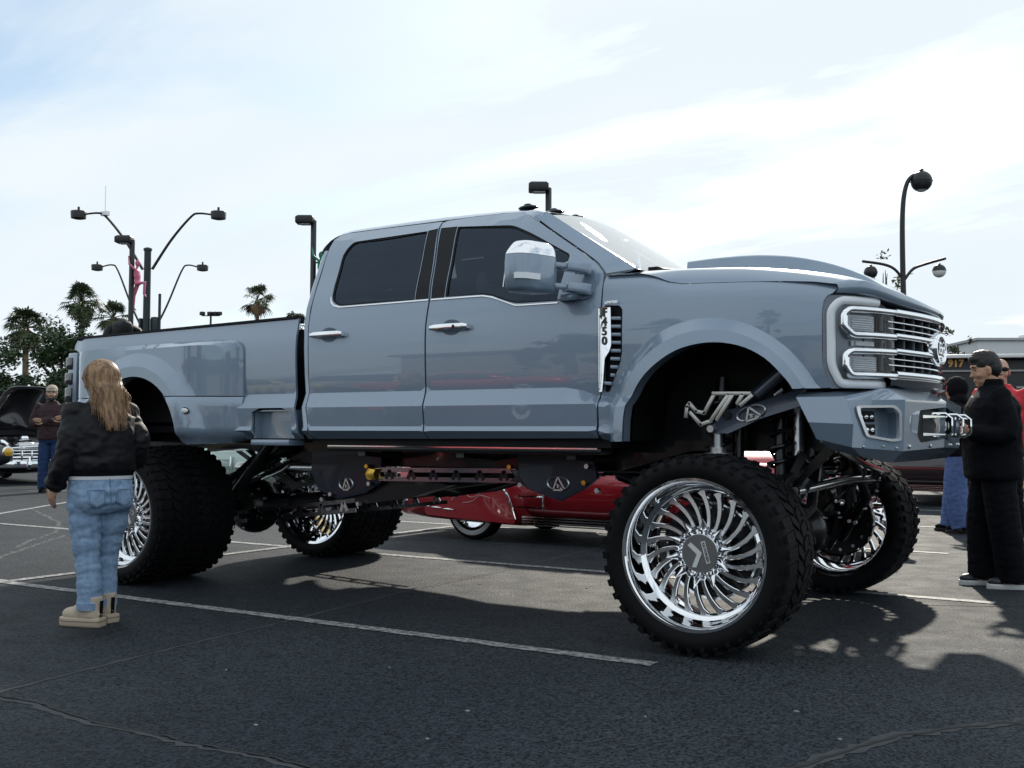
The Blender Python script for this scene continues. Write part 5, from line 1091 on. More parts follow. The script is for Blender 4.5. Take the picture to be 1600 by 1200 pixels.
# --- the boy at the front bumper, looking down
k, hp, f, V = clothed('boy in black jacket and trousers looking down in front of the bumper', (.886, 2.06, 0), radians(205), 1.70, 1.34, 0, radians(14), SKIN2, BLK_COTTON, mat('black_denim', (.0035, .0042, .007), .8, spec=.12), mat('dark_leather', (.02, .024, .032), .4), WHITE,
    dict(eL=(-.02, .285, 1.14), wL=(.22, .20, 1.15), eR=(-.02, -.285, 1.14), wR=(.24, -.12, 1.13), aL=(-.10, .12, .08), kL=(-.03, .12, .5), aR=(.05, -.10, .08), kR=(.05, -.11, .5), fL=radians(-4), fR=radians(8), dL=(.85, -.45, .1), dR=(.85, .35, .1), head=(.05, 0, 1.622)), chub=1.2, leg=.105, cuff=.095, wr=.004, voxel=.0095, hs=1.02, topz=.80)
eyes(k, hp, f)
h = MB()
for p, r in (((-.018, 0, .050), (.106, .086, .088)), ((-.055, 0, .005), (.068, .083, .085)), ((.03, 0, .085), (.065, .070, .042)), ((-.02, 0, .10), (.09, .075, .045))): h.ell(hp(p), [q*f for q in r], 16, 10)
fuse(h, 'hair', HAIRBLK, k, .008, 2, (.003, 60, 60, 2))
m = MB(); stack(m, [(1.44, .0, 0, .082, .09), (1.50, .004, 0, .080, .088), (1.505, .004, 0, .072, .080)], 20); m.build('jacket_collar', BLK_COTTON, k)
for z in (1.37, 1.16): m = MB(); m.ell((.165 if z > 1.3 else .19, .09 if z > 1.3 else .07, z), (.011, .011, .011)); m.build('jacket_snap', WHITE, k)
m = MB(); m.box((.345, .10, 1.135), (.012, .075, .15), Matrix.Rotation(radians(35), 3, 'Y')); m.build('phone_case', GLOSSBLK, None, bevel=.004); ph = COL.objects[-1]
ph.name = 'mobile_phone'; ph.location = (0, 0, 0); ph.matrix_world = Matrix.Translation((.886, 2.06, 0)) @ Matrix.Rotation(radians(205), 4, 'Z'); tag(ph, 'dark phone in the hands of the boy by the bumper', 'phone')
# --- hooded figure in flared jeans
k, hp, f, V = clothed('person in black hood and wide blue jeans behind the front bumper', (-.12, 6.55, 0), radians(190), 1.74, 1.12, radians(-8), radians(8), SKIN1, BLK_COTTON, denim('mid_denim', (.055, .105, .26), (.11, .18, .37)), BLK_COTTON, mat('dark_sole', (.02, .02, .02), .7), dict(eL=(.02, .25, 1.14), wL=(.22, .14, 1.12), eR=(.02, -.25, 1.14), wR=(.22, -.12, 1.1), aL=(-.06, .12, .08), aR=(.06, -.12, .08)), leg=.10, cuff=.125, hood=True, wr=.004, jacket_name='hoodie')
# --- bald man with sunglasses
k, hp, f, V = clothed('bald man with sunglasses and red shirt behind the boy in black', (.49, 5.51, 0), radians(262), 1.88, 1.15, radians(20), 0, SKIN1, mat('red_cotton', (.55, .03, .045), .8), BLK_COTTON, None, None, dict(), wr=.006, jacket_name='shirt')
m = MB()
for y in (-.036, .036): m.ell(hp((.092, y, .016)), (.012*f, .030*f, .020*f), 12, 8, Matrix.Rotation(radians(282), 3, 'Z') if False else None)
m.tube([hp((.09, -.07, .02)), hp((.10, 0, .02)), hp((.09, .07, .02))], .006, 6); m.tube([hp((.09, .07, .02)), hp((-.01, .085, .02))], .005, 6); m.tube([hp((.09, -.07, .02)), hp((-.01, -.085, .02))], .005, 6); m.build('sunglasses', GLOSSBLK, k)
# --- man with cap and crossed arms
PLAID = mat('dark_plaid', (.030, .012, .016), .85, var=.6, vscale=14)
k, hp, f, V = clothed('bearded man in a beige cap with crossed arms beside the open hood', (-15.42, 5.68, 0), radians(-48), 1.93, 1.12, radians(6), 0, SKIN1, PLAID, denim('dark_denim', (.010, .028, .085), (.03, .06, .15)), BLK_COTTON, None, dict(eL=(.04, .27, 1.13), wL=(.19, -.06, 1.16), eR=(.04, -.27, 1.13), wR=(.20, .06, 1.20), dL=(.1, -.9, .2), dR=(.1, .9, .2)), leg=.095, cuff=.085)
eyes(k, hp, f)
h = MB()
for p, r in (((.045, 0, -.085), (.050, .060, .045)), ((.06, 0, -.105), (.034, .04, .035)), ((.02, .058, -.06), (.03, .016, .05)), ((.02, -.058, -.06), (.03, .016, .05)), ((.088, 0, -.047), (.014, .030, .007))): h.ell(hp(p), [q*f for q in r], 14, 8)
fuse(h, 'beard', HAIRBLK, k, .010, 2)
c = MB(); c.ell(hp((-.008, 0, .062)), (.112*f, .092*f, .085*f), 18, 10); c.loft([[hp((.06, y, z+.006*cos(y*30))) for y in (-.075, -.04, 0, .04, .075)]+[hp((.175-abs(y)*abs(y)*9, y, z-.012)) for y in (.075, .04, 0, -.04, -.075)] for z in (.050, .058)])
CAPM = mat('beige_cap', (.42, .34, .27), .8); cp = fuse(c, 'cap', CAPM, k, .010, 2)
m = MB(); m.box(hp((.103, 0, .075)), (.006, .07, .014), Matrix.Rotation(radians(6), 3, 'Z')); m.build('cap_stitching', mat('dark_thread', ()), cp)
# ------------------------------------------------------------------ old cars
def sec(x, w, z0, z1, n=28, e=3.2, tw=1.0):
    zc = (z0+z1)/2; h = (z1-z0)/2; r = []
    for k in range(n):
        a = 2*pi*k/n; cs, sn = cos(a), sin(a); zz = zc+h*abs(sn)**(2/e)*(1 if sn > 0 else -1)
        ww = w*(1-(1-tw)*max(0, (zz-z0)/(z1-z0)))
        r.append((x, ww*abs(cs)**(2/e)*(1 if cs > 0 else -1), zz))
    return r
def vintage_car(label, loc, rz, paint, hood_open=False, skirt=True, wheelm=None, group=None, wire=False, trim=True, drop=0, white=True):
    k = empty('vintage_car', (loc[0], loc[1], -drop), rz); tag(k, label, 'car', group)
    wt = wheelm or CHROME
    def P(m, name, mt, parent=None, **q): return m.build(name, mt, parent or k, **q)
    zl = .20
    fronth = 1.95 if not hood_open else 1.0
    st = [(-2.45, .55, .42, .62, 2.4), (-2.40, .70, .34, .74, 2.6), (-2.2, .78, .26, .84, 2.8), (-1.8, .83, .22, .90, 3), (-1.2, .86, zl, .93, 3.2), (-.4, .87, zl, .95, 3.4), (.4, .87, zl, .95, 3.4), (.95, .85, zl, .96, 3.2)]
    ft = [(1.2, .80, zl, 1.01, 3), (1.6, .72, zl, 1.02, 2.8), (2.0, .62, .24, .98, 2.6), (2.22, .52, .30, .88, 2.4), (2.28, .40, .36, .74, 2.2)]
    if hood_open: ft = [(1.05, .80, zl, .94, 3.2), (1.06, .74, zl, .66, 3), (1.6, .66, zl, .62, 3), (2.1, .60, .26, .62, 2.8), (2.26, .50, .32, .60, 2.4)]
    m = MB(); m.loft([sec(*q[:4], e=q[4]) for q in st+ft]); body = P(m, 'body', paint, sharp=50)
    g = [(-1.75, .52, .80, .90), (-1.5, .60, .84, 1.14), (-1.15, .66, .88, 1.36), (-.6, .68, .90, 1.46), (-.05, .68, .90, 1.47), (.4, .66, .90, 1.40), (.75, .64, .90, 1.20), (1.02, .60, .90, .98)]
    m = MB(); m.loft([sec(x, w, z0, z1, e=3, tw=.86) for x, w, z0, z1 in g]); P(m, 'cabin_roof', paint, sharp=50)
    GL = mat('dark_glass', (.012, .014, .016), .06, 0, 1)
    for s in (-1, 1):
        for pts in ([(-1.25, 1.0), (-.62, 1.0), (-.62, 1.33), (-.98, 1.30)], [(-.56, 1.0), (.10, 1.0), (.10, 1.36), (-.56, 1.36)], [(.15, 1.0), (.72, 1.0), (.52, 1.27), (.36, 1.34), (.15, 1.355)]):
            m = panel(rnd(pts, .04), lambda x, z: (x, s*(lin([(-1.75, .53), (-1.5, .60), (-1.15, .66), (-.6, .68), (-.05, .68), (.4, .66), (.75, .64)])(x)*(1-.14*(z-.9)/.56)+.004-.02*max(0, z-1.28)/.1), z), (), (), .08, (0, -s*.004, 0)); P(m, 'side_window', GL)
        # pontoon fenders
        F = [(-2.52, .10, .40, .62), (-2.46, .15, .33, .74), (-2.3, .185, .28, .82), (-1.95, .205, .25, .87), (-1.5, .21, .23, .88), (-1.05, .20, .22, .84), (-.85, .15, .22, .74), (-.74, .06, .24, .60)]
        m = MB(); m.loft([[(x, s*.74+y, z) for x, y, z in sec(x, w, z0, z1, 20, 2.8)] for x, w, z0, z1 in F]); P(m, 'rear_fender', paint, sharp=50)
        F = [(.72, .04, .34, .74), (.85, .12, .28, .84), (1.1, .17, .34, .89), (1.5, .195, .46, .90), (1.9, .20, .44, .89), (2.2, .19, .36, .86), (2.36, .16, .38, .80), (2.44, .11, .46, .74), (2.46, .05, .54, .68)]
        m = MB(); m.loft([[(x, s*.74+y, z) for x, y, z in sec(x, w, z0, z1, 20, 2.8)] for x, w, z0, z1 in F]); P(m, 'front_fender', paint, sharp=50)
        # wheels with whitewalls
        for x, tuck in ((-1.46, .80), (1.46, .84)):
            y = s*tuck; o = MB().rev([(.0, .0), (.19, .0), (.205, -.008), (.21, .01), (.20, .05), (.18, .12), (.0, .12)], n=32).build('wheel', wt if not wire else GOLD, k, sharp=30); o.location = (x, y, .32+drop); o.rotation_euler = (0, 0, 0 if s < 0 else pi)
            MB().rev([(.205, .02), (.215, -.004), (.24, -.014), (.285, -.014), (.31, .0), (.32, .03), (.32, .14), (.30, .17), (.2, .16)], n=40).build('tyre', RUBBER, o, sharp=40)
            if white: MB().rev([(.228, -.0145), (.236, -.0185), (.268, -.0185), (.276, -.0155)], n=40).build('whitewall', WHITE, o)
            if wire:
                m = MB()
                for i in range(36):
                    a = 2*pi*i/36; a2 = a+(.5 if i % 2 else -.5); m.tube([(.03*cos(a), -.05, .03*sin(a)), (.195*cos(a2), -.004, .195*sin(a2))], .0032, 5)
                m.rev([(.0, -.075), (.03, -.07), (.04, -.04), (.04, .0)], n=16); m.build('wire_spokes', GOLD, o, sharp=40)
            else: MB().rev([(.0, -.035), (.09, -.028), (.12, -.010), (.125, .0)], n=24).build('hubcap', CHROME, o)
        if skirt:
            m = panel(rnd([(-1.98, .30), (-1.98, .52), (-1.86, .66), (-1.6, .72), (-1.2, .70), (-.98, .58), (-.86, .34), (-.84, .25)], .06), lambda x, z: (x, s*(.74+.213-.04*max(0, (z-.55)/.2)**2-.03*max(0, (-1.6-x)/.4)**2), z), (), (), .08, (0, -s*.02, 0)); sk = P(m, 'fender_skirt', paint)
            m = MB(); m.tube(spline([(-2.0, s*.955, .64), (-1.7, s*.975, .705), (-1.35, s*.978, .715), (-1.08, s*.972, .66), (-.93, s*.965, .54), (-.84, s*.945, .30)], 6), .011, 8); P(m, 'skirt_moulding', CHROME, sk)
            for pth in ([(-1.75, .50), (-1.6, .60), (-1.42, .56), (-1.30, .63), (-1.18, .58)], [(-1.62, .46), (-1.5, .55), (-1.36, .50), (-1.24, .56)], [(-1.48, .44), (-1.36, .46), (-1.26, .52), (-1.14, .50)], [(-1.7, .60), (-1.52, .645), (-1.35, .62)]):
                m = MB(); m.tube(spline([(x, s*(.742+.213-.04*max(0, (z-.55)/.2)**2-.03*max(0, (-1.6-x)/.4)**2), z) for x, z in pth], 5), .0035, 5); P(m, 'pinstripe', mat('pale_pinstripe', (.75, .45, .45), .4), sk)
            for i in range(3): m = MB(); m.tube([(-2.02+i*.15, s*.955, .395-i*.012), (-1.95+i*.15, s*.968, .395-i*.012), (-1.88+i*.15, s*.968, .39-i*.012)], [.004, .011, .003], 8); P(m, 'skirt_spear', CHROME, sk)
        if trim:
            for i in range(4): m = MB(); m.bar((-.80, s*.883, .245+i*.026), (1.05, s*.883, .245+i*.026), .012, .012); P(m, 'rocker_moulding', CHRM2)
            for i in range(3): m = MB(); m.bar((-.84+.02*i, s*.935, .42+i*.11), (-.55, s*.905, .42+i*.11), .02, .014); P(m, 'stone_guard_bar', CHROME)
            m = MB(); m.bar((-.54, s*.90, .40), (-.54, s*.89, .70), .05, .02, (1, 0, 0)); P(m, 'stone_guard', CHROME, bevel=.005)
            m = MB(); m.bar((-.95, s*.872, .80), (.9, s*.872, .82), .014, .014); P(m, 'side_moulding', CHROME)
        m = MB(); m.ell((-2.47, s*.76, .56), (.05, .055, .085), 14, 8); t_ = P(m, 'tail_lamp', CHROME); m = MB(); m.ell((-2.50, s*.76, .56), (.04, .038, .06), 12, 8); P(m, 'tail_lens', REDLENS, t_)
        m = MB(); m.ell((-2.30, s*.93, .44), (.10, .03, .05), 14, 8); P(m, 'reflector_pod', CHROME)
        o = MB().rev([(.0, -.03), (.085, -.015), (.10, .0), (.115, .0), (.115, .04), (.09, .06)], n=28); o.xf(Matrix.Translation((2.445, s*.72, .68)) @ Matrix.Rotation(-pi/2 if False else pi/2, 4, 'Z')); P(o, 'headlight', CHROME, sharp=40)
        o = MB().rev([(.0, -.045), (.05, -.038), (.088, -.016)], n=24); o.xf(Matrix.Translation((2.445, s*.72, .68)) @ Matrix.Rotation(pi/2, 4, 'Z')); P(o, 'headlight_lens', mat('amber_glass', (.75, .42, .02), .1, 0, 1) if hood_open else DRLMAT)
    # bumpers and grille
    for x0, sg in ((2.52, 1), (-2.56, -1)):
        m = MB(); rings = []
        for t in [i/16 for i in range(17)]:
            y = -.86+1.72*t; b = 1-(abs(y)/.86)**3; x = x0-sg*.22*(1-b) ; rings.append([(x, y, .34), (x+sg*.035, y, .36), (x+sg*.045, y, .42), (x+sg*.035, y, .48), (x, y, .50)])
        m.loft(rings, False, False); bu = P(m, 'bumper', CHROME, sharp=30)
        for y in (-.34, .34): m = MB(); m.tube([(x0+sg*.03, y, .32), (x0+sg*.075, y, .42), (x0+sg*.06, y, .56)], [.03, .045, .02], 10); P(m, 'bumper_guard', CHROME, bu)
    for i in range(4):
        z = .50+i*.065; m = MB(); m.tube([(2.25+.1*(1-(y/.6)**2), y, z) for y in (-.58, -.4, -.2, 0, .2, .4, .58)], .018, 8); P(m, 'grille_bar', CHROME)
    for y in (-.4, -.2, 0, .2, .4): m = MB(); m.bar((2.34, y, .49), (2.34, y, .70), .03, .04, (1, 0, 0)); P(m, 'grille_tooth', CHROME, bevel=.006)
    m = MB(); m.tube([(2.28, -.64, .75), (2.37, -.3, .78), (2.39, 0, .79), (2.37, .3, .78), (2.28, .64, .75)], .025, 8); P(m, 'grille_header', CHROME)
    if hood_open:
        a = radians(60); piv = Vector((1.02, 0, .95)); m = MB(); R = Matrix.Rotation(-a, 3, 'Y'); rings = []
        for x, w, zc in ((0, .70, .05), (.3, .69, .08), (.6, .66, .10), (.9, .60, .10), (1.15, .52, .06), (1.28, .42, -.04)):
            rings.append([tuple(piv+R@Vector((x, w*t, zc*(1-t*t)+.02-abs(t)**4*.10))) for t in [i/8-1 for i in range(17)]])
        m.loft(rings, False, False); o = P(m, 'open_hood', paint, sharp=60); md = o.modifiers.new('t', 'SOLIDIFY'); md.thickness = .03; md.offset = -1
        m = MB(); m.tube([tuple(piv+R@Vector((x, 0, z+.03))) for x, z in ((.3, .09), (.9, .12), (1.2, .08), (1.28, .02))], [.008, .012, .014, .03], 8); P(m, 'hood_ornament', CHROME, o)
        m = MB(); m.ell((1.45, 0, .80), (.26, .22, .14), 16, 8); m.revz([(.12, .9), (.13, .95), (.1, 1.0)], (1.4, 0, 0), 16); m.tube([(1.2, .3, .74), (1.9, .3, .74)], .05); m.tube([(1.2, -.3, .74), (1.9, -.3, .74)], .05); P(m, 'engine', CHROME)
        m = MB(); m.box((2.12, 0, .78), (.08, .8, .18)); P(m, 'radiator', BRUSH, bevel=.01)
        m = MB(); m.tube([(1.9, -.62, .9), (2.35, -.66, .80)], .05, 10); P(m, 'fender_trim', CHROME)
    # windshield
    m = panel(rnd([(-.52, 0), (.52, 0), (.44, 1), (-.44, 1)], .06), lambda y, t: (1.00-.42*t+.01, y, 1.0+.33*t+.012), (), (), .12, (.004, 0, 0)); P(m, 'windshield', GL)
    return k
REDP = mat('deep_red_metallic_paint', (.40, .010, .020), .28, .25, 1, var=.12, vscale=6)
BLKP = mat('black_car_paint', (.008, .009, .012), .2, 0, 1)
MINTP = mat('mint_car_paint', (.42, .55, .50), .3, 0, 1)
vintage_car('deep red lowered vintage car with whitewall tyres, seen beneath the lifted truck', (-2.74, 3.60, 0), 0, REDP, drop=.055)
vintage_car('black vintage car with its hood raised and amber headlight', (-20.6, 7.95, 0), radians(-12), BLKP, hood_open=True, skirt=False)
vintage_car('pale mint vintage car far behind the rear axle of the truck', (-10.7, 7.0, 0), 0, MINTP)
vintage_car('dark lowrider with gold wire wheels behind the boy', (-1.42, 11.75, 0), 0, mat('dark_maroon_paint', (.022, .012, .014), .22, .2, 1), skirt=False, wire=True)
vintage_car('grey vintage car at the left edge behind the raised hood', (-27.2, 9.9, 0), radians(-12), mat('silver_grey_paint', (.35, .38, .40), .3, .3, 1))
# ------------------------------------------------------------------ street lamps
LAMPM = mat('dark_green_lamp_metal', (.018, .030, .034), .45, .2); LAMPB = mat('black_lamp_metal', (.012, .013, .015), .45)
FROST = mat('frosted_glass', (.75, .76, .76), .35)
RIGHT = Vector((.8473, .5310, 0))
def twin_lamp(loc, H, span, rise, label, top):
    k = empty('street_lamp', loc); tag(k, label, 'street lamp', 'twin-arm street lamps')
    m = MB(); m.revz([(.30, 0), (.30, .5), (.17, .6), (.145, H-.1), (.18, H-.1), (.18, H), (.05, H+.05)], (0, 0, 0), 12); m.build('pole', LAMPM, k, sharp=40)
    if top:
        m = MB(); m.box((RIGHT.x*.38, RIGHT.y*.38, 5.6), (.28, .28, .8)); m.build('signal_box', LAMPM, k, bevel=.03)
        m = MB(); m.box((-RIGHT.x*.25, -RIGHT.y*.25, 5.7), (.14, .14, .5)); m.build('meter_box', LAMPM, k, bevel=.03)
        m = MB(); m.tube([tuple(RIGHT*.55+Vector((0, 0, 3))), tuple(RIGHT*.55+Vector((0, 0, 7.0)))], .06, 8); m.build('side_post', LAMPM, k)
    for s in (-1, 1):
        D = RIGHT*s; P = spline([D*.2+Vector((0, 0, H-.9)), D*span*.33+Vector((0, 0, H+rise*.25)), D*span*.60+Vector((0, 0, H+rise*.93)), D*span*.72+Vector((0, 0, H+rise*1.05)), D*span*.95+Vector((0, 0, H+rise))], 6)
        a = MB(); n = len(P); a.tube(P, [.065-.028*i/n for i in range(n)], 8); a.build('arm', LAMPB, k)
        m = MB(); c = D*(span+.0)+Vector((0, 0, H+rise)); m.revz([(.15, -.20), (.31, -.16), (.33, .12), (.31, .15), (.05, .18)], c, 16); h = m.build('lamp_head', LAMPB, k, sharp=40)
        m = MB(); m.revz([(.05, .16), (.05, .34)], c, 8); m.build('photo_cell', LAMPB, h)
    if top:
        c = RIGHT*-span*.62+Vector((0, 0, H+rise+.05)); m = MB(); m.box(c, (.35, .2, .18)); m.tube([c, c+Vector((0, 0, 1.2))], .015, 5); m.build('antenna_unit', BRUSH, k)
    return k
twin_lamp((-35.42, 23.97, 0), 8.95, 3.0, 1.45, 'nearer twin-arm lamp on a thick dark green pole above the truck bed', True)
twin_lamp((-48.5, 34.75, 0), 7.6, 3.05, 3.0, 'farther and lower twin-arm lamp behind the thick green pole', False)
def shoebox(loc, H, label):
    k = empty('street_lamp', loc); tag(k, label, 'street lamp', 'single-head street lamps')
    m = MB(); m.box((0, 0, H/2), (.13, .13, H)); m.build('pole', LAMPB, k, bevel=.02)
    m = MB(); m.bar((-RIGHT.x*.02, -RIGHT.y*.02, H), tuple(RIGHT*-.22+Vector((0, 0, H))), .08, .1); m.build('arm', LAMPB, k)
    R = Matrix.Rotation(atan2(RIGHT.y, RIGHT.x), 3, 'Z'); m = MB(); m.loft([[tuple(RIGHT*-.16+R@Vector((x*s, y*s, 0))+Vector((0, 0, H+z))) for x, y in ((-.36, -.2), (.16, -.2), (.16, .2), (-.36, .2))] for z, s in ((-.12, .85), (-.10, 1), (.08, 1), (.13, .8))]); h = m.build('lamp_head', LAMPB, k, bevel=.02)
    m = MB(); m.box(RIGHT*-.24+Vector((0, 0, H-.128)), (.3, .25, .02), R); m.build('lamp_lens', FROST, h); return k
shoebox((-26.87, 16.41, 0), 7.35, 'single-head lamp pole with the pink climbing figure')
shoebox((-19.8, 17.3, 0), 7.42, 'single-head lamp pole with the green figure, left of the cab')
shoebox((-11.86, 17.55, 0), 7.50, 'single-head lamp pole whose top shows above the cab roof')
# globe lamp on the right
k = empty('street_lamp', (-3.62, 20.49, 0)); tag(k, 'black curved lamp post with dark globes above the hood', 'street lamp')
m = MB(); P = spline([(0, 0, 0), (0, 0, 3), (-.02, -.01, 5.5), tuple(RIGHT*.0+Vector((0, 0, 6.6))), tuple(RIGHT*.09+Vector((0, 0, 7.15))), tuple(RIGHT*.24+Vector((0, 0, 7.38))), tuple(RIGHT*.40+Vector((0, 0, 7.38)))], 6); m.tube(P, [.075-.035*i/len(P) for i in range(len(P))], 10); m.build('post', LAMPB, k)
def globe(c, r, dark, nm):
    m = MB(); m.ell(c, (r, r, r), 20, 14); g = m.build(nm, LAMPB if dark else FROST, k)
    m = MB(); m.revz([(r*1.0, -.004), (r*1.06, 0), (r*1.0, .012)], c, 24); m.build('globe_ring', LAMPB, g)
    if not dark:
        m = MB(); c2 = Vector(c); m.loft([[c2+Vector((r*1.02*cos(e)*cos(2*pi*i/20), r*1.02*cos(e)*sin(2*pi*i/20), r*1.02*sin(e))) for i in range(20)] for e in (0, .3, .6, .9, 1.2, 1.5)], True, False); m.build('globe_hood', LAMPB, g)
    else: m = MB(); c2 = Vector(c); m.revz([(r*.55, -r*.84), (r*.3, -r*.97), (.01, -r*1.01)], c, 16); m.build('globe_lens', FROST, g)
    m = MB(); m.revz([(r*.2, r*.9), (r*.22, r*1.15), (r*.1, r*1.22)], c, 10); m.build('globe_finial', LAMPB, g)
globe(tuple(RIGHT*.46+Vector((0, 0, 7.25))), .255, True, 'globe_lamp')
for s, L_, hz_ in ((1, 1.02, .25), (-1, 1.0, .12)):
    D = RIGHT*s; m = MB(); P = spline([D*.02+Vector((0, 0, 4.85)), D*.22+Vector((0, 0, 5.1)), D*.5+Vector((0, 0, 5.22)), D*L_+Vector((0, 0, 5.22+hz_*.6))], 5); m.tube(P, .035, 8); m.build('cross_arm', LAMPB, k)
    globe(tuple(D*(.86 if s > 0 else .80)+Vector((0, 0, 5.06 if s > 0 else 5.02))), .16, s < 0, 'globe_lamp')
# distant floodlights above the bed
k = empty('floodlight_mast', (-90.0, 77.0, 0)); tag(k, 'tiny cluster of floodlights far behind the truck bed', 'floodlight')
m = MB(); m.tube([(0, 0, 0), (0, 0, 14.2)], .12, 6); m.bar(tuple(RIGHT*-1.0+Vector((0, 0, 14.1))), tuple(RIGHT*1.0+Vector((0, 0, 14.1))), .1, .1); m.build('mast', LAMPB, k)
for t in (-.95, -.1, .5, .95): m = MB(); m.box(RIGHT*t+Vector((0, 0, 14.35)), (.5, .4, .4)); m.build('floodlight', LAMPB, k, bevel=.03)
# ------------------------------------------------------------------ climbing figures on the poles
def climber(loc, rz, mtl, label, f=1.0):
    k = empty('climbing_statue', loc, rz); tag(k, label, 'statue', 'climbing figures on the lamp poles'); b = MB()
    b.ell((-.02, 0, .98), (.075, .062, .10), 12, 8); b.tube([(0, 0, .80), (-.01, 0, .93)], .035, 8)
    stack(b, [(.38, -.02, 0, .09, .12), (.50, -.02, 0, .075, .10), (.62, -.01, 0, .09, .12), (.76, 0, 0, .075, .13), (.82, 0, 0, .04, .06)], 14)
    b.tube([(0, .13, .78), (.16, .16, .93), (.22, .05, 1.18)], [.036, .03, .022], 8); b.tube([(0, -.13, .78), (.17, -.12, .80), (.22, -.04, 1.02)], [.036, .03, .022], 8)
    b.tube([(0, .07, .40), (-.26, .10, .42), (-.24, .09, .10), (-.30, .09, .02)], [.065, .052, .034, .02], 10); b.tube([(0, -.07, .40), (.10, -.08, .08), (.10, -.06, -.26), (.02, -.06, -.34)], [.065, .05, .034, .02], 10)
    b.xf(Matrix.Scale(f, 4)); fuse(b, 'figure', mtl, k, .012, 2); return k
climber((-26.75, 16.52, 5.45), radians(212), mat('pink_resin', (.62, .16, .26), .45), 'pink climbing human figure clinging to a lamp pole', 1.16)
climber((-19.62, 17.42, 5.30), radians(212), mat('green_resin', (.01, .22, .12), .4), 'green climbing figure on the lamp pole beside the cab', 1.1)

# ------------------------------------------------------------------ palms and trees
PALM = mat('palm_leaf', (.040, .062, .022), .55, var=.5, vscale=1.5); PALMD = mat('dead_palm_leaf', (.20, .13, .07), .8, var=.4, vscale=2); BARK = mat('palm_bark', (.16, .11, .075), .85, var=.4, vscale=5, bump=.5, bscale=12)
def palm(loc, H, R, label, seed, group='fan palms', n=46, dead=24):
    rg = random.Random(seed); k = empty('palm_tree', loc); tag(k, label, 'palm tree', group)
    m = MB(); lean = rg.uniform(-.3, .3); m.tube([(lean*t*t, 0, H*t) for t in (0, .2, .5, .8, 1)], [.30, .24, .20, .19, .22], 10); m.build('trunk', BARK, k)
    def fronds(cnt, e0, e1, mt, nm, L0, droop):
        m = MB()
        for i in range(cnt):
            az = rg.uniform(0, 2*pi); el = radians(rg.uniform(e0, e1)); d = Vector((cos(az)*cos(el), sin(az)*cos(el), sin(el))); side = Vector((-sin(az), cos(az), 0)); upv = side.cross(d)*-1
            o = Vector((lean, 0, H)); L_ = R*L0*rg.uniform(.45, .62); b = o+d*L_; m.tube([o, b], [.035, .02], 4, False)
            nb = 13
            for q in range(nb):
                a = radians(-105+210*q/(nb-1)); dd = (d*cos(a)+side*sin(a)).normalized(); ln = R*.52*rg.uniform(.8, 1.05)*(1-.25*abs(a)/1.8); w = ln*.075; sd_ = dd.cross(upv).normalized()*w
                t1 = b+dd*ln*.55+Vector((0, 0, -droop*ln*.06)); t2 = b+dd*ln+Vector((0, 0, -droop*ln*rg.uniform(.25, .6)))
                m.add([b, t1+sd_, t1-sd_, t2], [(0, 1, 2), (1, 3, 2)])
        return m.build(nm, mt, k, sharp=None)
    fronds(n, -35, 80, PALM, 'crown', 1.0, 1.0); fronds(dead, -75, -35, PALMD, 'dead_fronds', .75, .6); return k
palm((-80.3, 53.5, 0), 12.6, 2.05, 'taller fan palm of the pair behind the truck bed', 1)
palm((-78.2, 54.9, 0), 11.2, 1.9, 'shorter fan palm of the pair behind the truck bed', 2)
palm((-61.8, 35.9, 0), 7.9, 1.75, 'fan palm with a brown skirt above the raised hood', 3, dead=60)
palm((-78.1, 72.5, 0), 14.6, 2.1, 'lone fan palm above the front end of the truck bed', 4, n=30, dead=10)
palm((-75.0, 74.6, 0), 12.1, 1.7, 'fan palm with only its top showing beside the cab', 5, n=24, dead=6)
LEAF = [mat('leaf_dark', (.022, .046, .018), .6, var=.5, vscale=.9), mat('leaf_mid', (.038, .068, .024), .6, var=.5, vscale=.9), mat('leaf_olive', (.055, .062, .026), .6, var=.5, vscale=.9)]
WOOD = mat('tree_bark', (.07, .055, .04), .9, bump=.5, bscale=10)
def tree(loc, H, rx, rz_, label, seed, leaf=0, nl=5200, ls=.22, gap=.42, group='broadleaf trees'):
    rg = random.Random(seed); k = empty('broadleaf_tree', loc); tag(k, label, 'tree', group); cz = H-rz_
    m = MB(); m.tube([(0, 0, 0), (.1, 0, cz*.5), (0, .1, cz)], [.3, .24, .16], 10)
    for i in range(9):
        a = rg.uniform(0, 2*pi); e = rg.uniform(.2, 1.2); m.tube([(0, .05, cz*rg.uniform(.5, .95)), (rx*.35*cos(a), rx*.35*sin(a), cz+rz_*.2*sin(e)), (rx*.8*cos(a)*cos(e), rx*.8*sin(a)*cos(e), cz+rz_*.8*sin(e))], [.13, .07, .02], 6)
    m.build('trunk', WOOD, k)
    m = MB(); cl_ = [(Vector((rg.gauss(0, .45)*rx, rg.gauss(0, .45)*rx, cz+rg.gauss(.05, .5)*rz_)), rg.uniform(.16, .34)*rx) for _ in range(46)]
    for i in range(nl):
        c, r = rg.choice(cl_); d = Vector((rg.gauss(0, 1), rg.gauss(0, 1), rg.gauss(0, 1))).normalized()*r*rg.random()**.4; q = c+d
        if noise.noise(q*.9+Vector((seed, 0, 0))) < gap-.75: continue
        u = Vector((rg.gauss(0, 1), rg.gauss(0, 1), rg.gauss(0, .6))).normalized(); v = u.orthogonal().normalized(); s = ls*rg.uniform(.6, 1.3)
        m.add([q-u*s, q+v*s*.45, q+u*s, q-v*s*.45], [(0, 1, 2, 3)])
    m.build('crown', LEAF[leaf], k, sharp=None); return k
tree((-49.5, 27.6, 0), 4.4, 3.0, 2.6, 'loose dark tree at the left edge behind the black car', 11, 0, 11000, .105)
